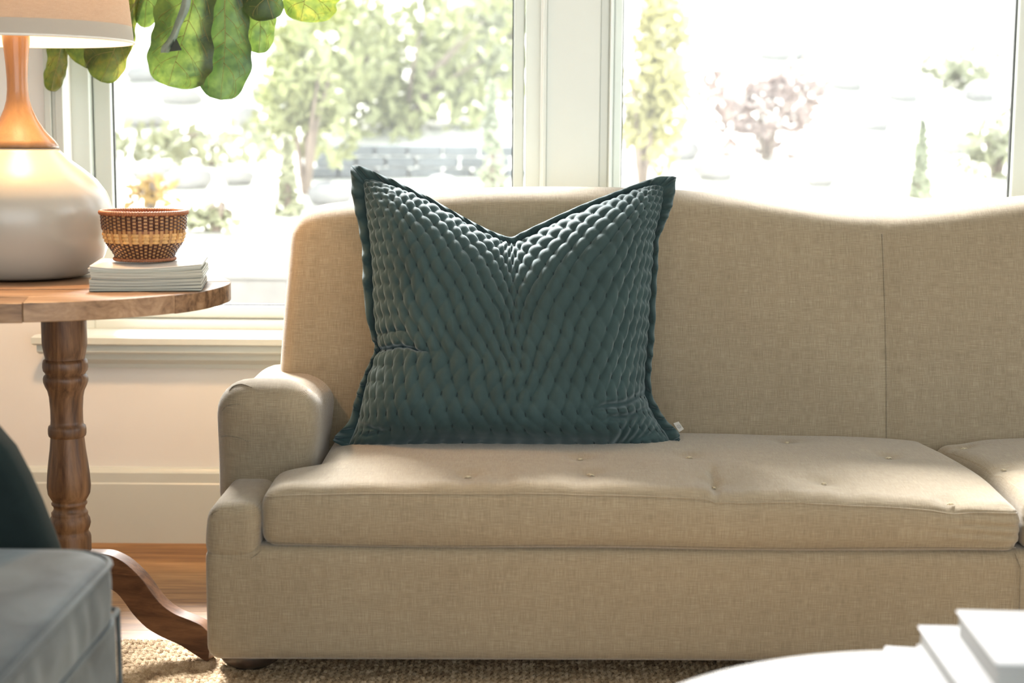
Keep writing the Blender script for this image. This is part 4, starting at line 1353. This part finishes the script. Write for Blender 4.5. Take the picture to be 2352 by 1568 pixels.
def leaf(axis, wl, wr, Y0, tilt, cup, mat, wave=0.004, side_n=6, label=None, seed=0, vein_fade=1.0):
    """axis: px polyline from base (top) to tip, wl / wr: half width samples in px"""
    rr = random.Random(seed); ph = rr.uniform(0, 6)
    wlp = [(i / (len(wl) - 1), w_) for i, w_ in enumerate(wl)]; wrp = [(i / (len(wr) - 1), w_) for i, w_ in enumerate(wr)]
    def sf(s, t, lift=0.0):
        c = polyl(axis, t); c2 = polyl(axis, min(1, t + .02)); c1 = polyl(axis, max(0, t - .02))
        dx, dy = c2[0] - c1[0], c2[1] - c1[1]; L = math.hypot(dx, dy) + 1e-9; nx_, ny_ = -dy / L, dx / L
        # s<0 : left (screen)
        sgn = 1 if nx_ > 0 else -1
        wdt = sinterp(wrp, t) if s > 0 else sinterp(wlp, t)
        if t > .80: wdt *= math.sqrt(max(0, 1 - ((t - .80) / .2) ** 2))
        wdt = max(0, wdt) * (1 + (0.05 * math.sin(t * 17 + ph + (2 if s > 0 else 0)) + 0.03 * math.sin(t * 41 + ph * 2 + s)) * abs(s) ** 3)
        px_ = c[0] + sgn * nx_ * s * wdt; py_ = c[1] + sgn * ny_ * s * wdt
        Y = Y0 + tilt * (t - .5) + cup * s * s + wave * math.sin(t * 13 + ph + s * 2) * abs(s) - 0.0012 * math.cos(t * 2 * PI * side_n) * (abs(s) * (1 - abs(s))) * 2 - lift
        P = at(px_, py_, Y); return P - POT
    ns, ntt = 22, 56
    vs = [sf(-1 + 2 * i / ns, j / ntt) for j in range(ntt + 1) for i in range(ns + 1)]
    fs = [(j * (ns + 1) + i, j * (ns + 1) + i + 1, (j + 1) * (ns + 1) + i + 1, (j + 1) * (ns + 1) + i) for j in range(ntt) for i in range(ns)]
    me = bpy.data.meshes.new('leaf'); me.from_pydata([tuple(v) for v in vs], [], fs); o = link('leaf', me, mat, fig)
    if label: o['label'] = label
    m = MB(); lf = 0.0012
    m.tube([sf(0, k / 30, lf) for k in range(31)], [0.0018 * (1 - .75 * k / 30) for k in range(31)], 6)
    for q in range(side_n):
        t0 = 0.06 + q / side_n * 0.80
        for sg in (-1, 1):
            tt = t0 + rr.uniform(-.02, .02) + (0.03 if sg > 0 else 0); pts = []; reach = 0.86
            for k in range(13):
                e = k / 12; s_ = sg * reach * e
                pts.append(sf(s_, min(.985, tt + 0.13 * e + 0.07 * e ** 3), lf))
            m.tube(pts, [0.0009 * (1 - .7 * k / 12) for k in range(13)], 5)
            # forks
            for e0, dt in ((.45, .10), (.7, .05), (.6, -.05)):
                f0 = tt + 0.13 * e0 + 0.07 * e0 ** 3
                m.tube([sf(sg * (reach * e0 + (.28) * e), min(.99, max(0, f0 + dt * e * 1.2 + .02 * e * e)), lf) for e in (0, .3, .6, .9) if reach * e0 + .28 * e < .96], 0.00045, 4)
    m.build('veins', MV, o)
    # petiole up to the branch
    p0 = sf(0, 0); anchor = Vector((min(max(p0.x, .3), top_pt.x - POT.x + .2), .27, top_pt.z + .0))
    MB().tube([p0, (p0 + anchor) / 2 + Vector((0, 0, .01)), anchor], [.003, .003, .004], 6).build('petiole', ML, fig)
    return o


leaf([(455, -150), (452, -60), (440, 20), (420, 90), (400, 150), (386, 198)], [20, 62, 80, 76, 62, 58], [20, 50, 52, 72, 86, 78], 3.97, -0.02, .012, ML, .004, 6, 'wide pale green leaf beside the folded one', 1)
leaf([(520, -160), (518, -60), (516, 20), (517, 90), (514, 150), (506, 230)], [15, 55, 62, 62, 66, 60], [15, 50, 56, 58, 62, 62], 4.01, -0.03, .010, MLD, .004, 7, 'long dark green leaf hanging lowest', 2)
leaf([(550, -120), (570, -50), (588, 10), (598, 60), (594, 123)], [10, 40, 42, 42, 36], [10, 42, 42, 36, 30], 4.05, 0, .008, ML, .004, 5, None, 3)
leaf([(580, -130), (594, -80), (606, -30), (616, 5), (628, 44)], [10, 45, 54, 56, 50], [10, 36, 38, 36, 30], 3.99, 0, .01, MLD, .004, 4, None, 4)
leaf([(725, -120), (715, -70), (705, -30), (698, 10), (690, 49)], [10, 50, 60, 52, 40], [10, 60, 78, 76, 50], 4.03, 0, .01, MLY, .005, 5, 'yellow-green leaf at the right end of the cluster', 5)
leaf([(350, -120), (345, -70), (342, -30), (336, 10), (332, 64)], [10, 26, 30, 28, 22], [10, 34, 46, 40, 24], 4.04, 0, .008, ML, .003, 4, None, 6)
leaf([(300, -110), (285, -50), (262, 10), (235, 70), (215, 115), (196, 156)], [10, 70, 100, 100, 80, 66], [10, 20, 50, 78, 62, 40], 4.048, 0, .012, MLY, .006, 6, 'big yellowing leaf half behind the lamp shade', 7)
leaf([(330, -60), (312, 0), (290, 50), (270, 95), (252, 140), (232, 188)], [10, 40, 66, 70, 66, 46], [8, 14, 26, 34, 40, 36], 4.040, 0, .010, MLY, .004, 5, 'yellowing lobe with a ragged edge beside the window frame', 9)
leaf([(165, 20), (150, 70), (140, 110), (132, 150), (124, 180), (118, 210)], [8, 32, 32, 26, 24, 22], [8, 22, 20, 22, 24, 20], 4.06, 0, .012, MLY, .003, 4, 'small narrow yellow-green leaf left of the big yellowing one', 8)
# folded leaf seen edge-on: upper-side sheen painted pale grey, dark fold
m = MB()
ax = [(440, -60), (430, -10), (424, 20), (410, 55), (398, 85), (385, 105), (378, 121)]
vs = []; nrow = 40
for j in range(nrow + 1):
    t = j / nrow; c = polyl(ax, t); wdt = sinterp([(0, 7), (.3, 11), (.6, 9), (.85, 13), (1, 9)], t)
    tw = 0.5 * math.sin(t * 9)
    for k in range(7):
        s = -1 + k / 3
        vs.append(at(c[0] + s * wdt, c[1] + 3 * s * s * tw, 3.935 + 0.012 * s * s + 0.004 * math.sin(6 * t + s)) - POT)
m.add(vs, [(j * 7 + k, j * 7 + k + 1, (j + 1) * 7 + k + 1, (j + 1) * 7 + k) for j in range(nrow) for k in range(6)])
fo = m.build('folded_leaf', MLG, fig); fo['label'] = 'narrow folded leaf with its sheen painted grey'
m = MB(); P_ = [at(a, b, Yv) - POT for a, b, Yv in ((405, 88, 3.928), (418, 115, 3.925), (388, 119, 3.925), (397, 106, 3.950))]
m.add(P_, [(0, 1, 2), (0, 2, 3), (0, 3, 1), (1, 3, 2)]); m.build('fold', plain('leaf_fold_dark', (.012, .025, .02), .5), fo, smooth=False)

# ================================================================== ARMCHAIR
ACX, ACY = -1.0, 1.95
ac = empty('armchair', 'grey-blue velvet armchair with piped seat cushion, lower left corner', 'armchair', (ACX, ACY, 0))


def ab(m, name, mat, parent=ac, **kw):
    m.v = [(a - ACX, b - ACY, c) for a, b, c in m.v]; return m.build(name, mat, parent, **kw)


def d_cush(p):
    p = p.copy()
    u = (p.x + 1.40) / 0.785; v = (p.y - 1.42) / .99
    k = sstep(.36, .44, p.z); p.z += k * 0.020 * max(0, 4 * u * (1 - u)) ** .5 * max(0, 4 * v * (1 - v)) ** .5
    p.z += k * 0.0
    f = math.sin(max(0, min(1, (p.z - .345) / .105)) * PI)
    if p.x > -.75: p.x += 0.006 * f + 0.0022 * f * math.sin(p.y * 60 + 2 * math.sin(p.y * 23) + p.z * 25)
    # plan corner rounding
    cx, cy, R = -.615 - .09, 2.41 - .09, .09
    if p.x > cx and p.y > cy:
        dx, dy = (p.x - cx), (p.y - cy); d = math.hypot(dx, dy); mx_ = max(dx, dy)
        if d > 1e-6: p.x = cx + dx / d * mx_; p.y = cy + dy / d * mx_
    return p


sc_ = rbox((-1.40, 1.42, .345), (-.615, 2.41, .447), .016, (60, 70, 12), d_cush)
sc_o = ab(sc_, 'seat_cushion', M_CHAIR)


def piping(x1, y1, z, R, r, y0, name='piping', xm=-1.4, parent=ac, mat=M_CHAIR, fn=None):
    pts = [(x1, y0 + (y1 - R - y0) * k / 20, z) for k in range(21)]
    pts += [(x1 - R + R * math.cos(a * PI / 16), y1 - R + R * math.sin(a * PI / 16), z) for a in range(1, 9)]
    pts += [(x1 - R - (x1 - R - xm) * k / 12, y1, z) for k in range(1, 13)]
    if fn: pts = [tuple(fn(Vector(p))) for p in pts]
    m = MB().tube(pts, r, 8)
    return ab(m, name, mat, parent)


pi_ = piping(-.612, 2.412, .443, .092, .0042, 1.43)
pi_ = piping(-.612, 2.412, .350, .092, .0035, 1.43)
ab(rbox((-1.45, 1.36, .05), (-.632, 2.440, .338), .012, (30, 30, 8), None), 'base', M_CHAIR)
piping(-.629, 2.443, .340, .012, .0045, 1.37, mat=M_CHAIR)
ab(MB().tube([(-.631, 2.442, .338), (-.630, 2.443, .2), (-.632, 2.441, .052)], .004, 8), 'piping', M_CHAIR)
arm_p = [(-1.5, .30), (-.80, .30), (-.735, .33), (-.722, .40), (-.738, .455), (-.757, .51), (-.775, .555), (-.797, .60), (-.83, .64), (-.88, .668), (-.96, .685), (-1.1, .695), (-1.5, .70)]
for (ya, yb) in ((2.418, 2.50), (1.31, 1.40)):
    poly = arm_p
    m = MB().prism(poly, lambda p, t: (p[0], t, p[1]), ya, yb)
    ab(m, 'arm', M_CHAIR_SHADE, bevel=0.022, seg=4)
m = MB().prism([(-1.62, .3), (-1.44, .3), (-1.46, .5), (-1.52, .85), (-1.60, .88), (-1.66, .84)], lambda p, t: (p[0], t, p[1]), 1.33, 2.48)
ab(m, 'backrest', M_CHAIR_SHADE, bevel=.02, seg=4)
for x in (-1.38, -.66):
    for yv in (1.43, 2.37):
        z0_ = rug_top
        ab(MB().tube([(x, yv, z0_), (x, yv, .055)], [.018, .024], 12), 'leg', M_FOOT)

# ================================================================== COFFEE TABLE + BOOKS
CZc = 0.42
cc = Vector((0.54, 1.567, 0)); CR = 0.468
ct = empty('coffee_table', 'round glossy white coffee table in the bottom right foreground', 'table', cc)
M_GW = plain('white_lacquer', (0.88, 0.88, 0.88), 0.18, .01, Coat_Weight=0.5, Coat_Roughness=0.08)
MB().lathe([(0, CZc - .026), (CR - .012, CZc - .026), (CR - .003, CZc - .020), (CR, CZc - .010), (CR - .002, CZc - .003), (CR - .008, CZc), (0, CZc)], 128).build('tabletop', M_GW, ct, autos=.6)
MB().lathe([(0, .0), (.26, .0), (.265, .01), (.24, .022), (.06, .05), (.045, .12), (.045, CZc - .10), (.09, CZc - .045), (.16, CZc - .026), (0, CZc - .026)], 64, (0, 0, rug_top * 0 + .013)).build('pedestal', M_GW, ct)
bpy.data.objects['pedestal'].scale = (1, 1, (CZc - .026) / (CZc - .026 + .013))

def zat(px, py, z): return atz(px, py, z)


def book(name, z0, z1, cornerpx, ang, w_, d_, cover, pages, label, cat='book', overhang=.004, cov=.0028, group=None):
    """cornerpx: far-left top corner"""
    c = zat(*cornerpx, z1); root = empty(name, label, cat, (c.x, c.y, z0), group); root.rotation_euler = (0, 0, ang)
    t = z1 - z0
    MB().box((0, -d_, 0), (w_, 0, cov)).build('cover', cover, root, smooth=False, bevel=.0008)
    MB().box((0, -d_, t - cov), (w_, 0, t)).build('cover', cover, root, smooth=False, bevel=.0008)
    MB().box((w_ - cov, -d_, cov), (w_, 0, t - cov)).build('spine', cover, root, smooth=False)
    MB().box((overhang, -d_ + overhang, cov), (w_ - cov, -overhang, t - cov)).build('page_block', pages, root, smooth=False)
    return root


tpp = NT('shaded_book_pages'); pf2 = tpp.noise(tpp.obj((4, 4, 1200)), 1.0, 2)
tpp.set(Base_Color=tpp.ramp(pf2, [(0.35, (0.22, 0.225, 0.22)), (0.65, (0.36, 0.36, 0.34))]), Roughness=0.7)  # shade on the pile's page edges is put into this grey
M_CW = plain('white_cloth_cover', (0.70, 0.71, 0.73), .4, .01)
M_CG = plain('white_jacket', (0.66, 0.67, 0.70), .3, .01)
book('magazine', CZc + .0005, CZc + .006, (2032, 1484), math.radians(-9), .26, .30, M_CW, tpp.m, 'thin white magazine flat on the coffee table, lowest of the pile', 'magazine', .001, .0007)
book('hardback_book', CZc + .0068, CZc + .036, (2108, 1436), math.radians(-2), .25, .30, M_CG, tpp.m, 'white hardback lying under the largest book on the coffee table')
book('hardback_book', CZc + .0368, CZc + .074, (2196, 1400), math.radians(-3), .28, .205, M_CW, tpp.m, 'thick pale hardback on top of the pile, at the right edge')
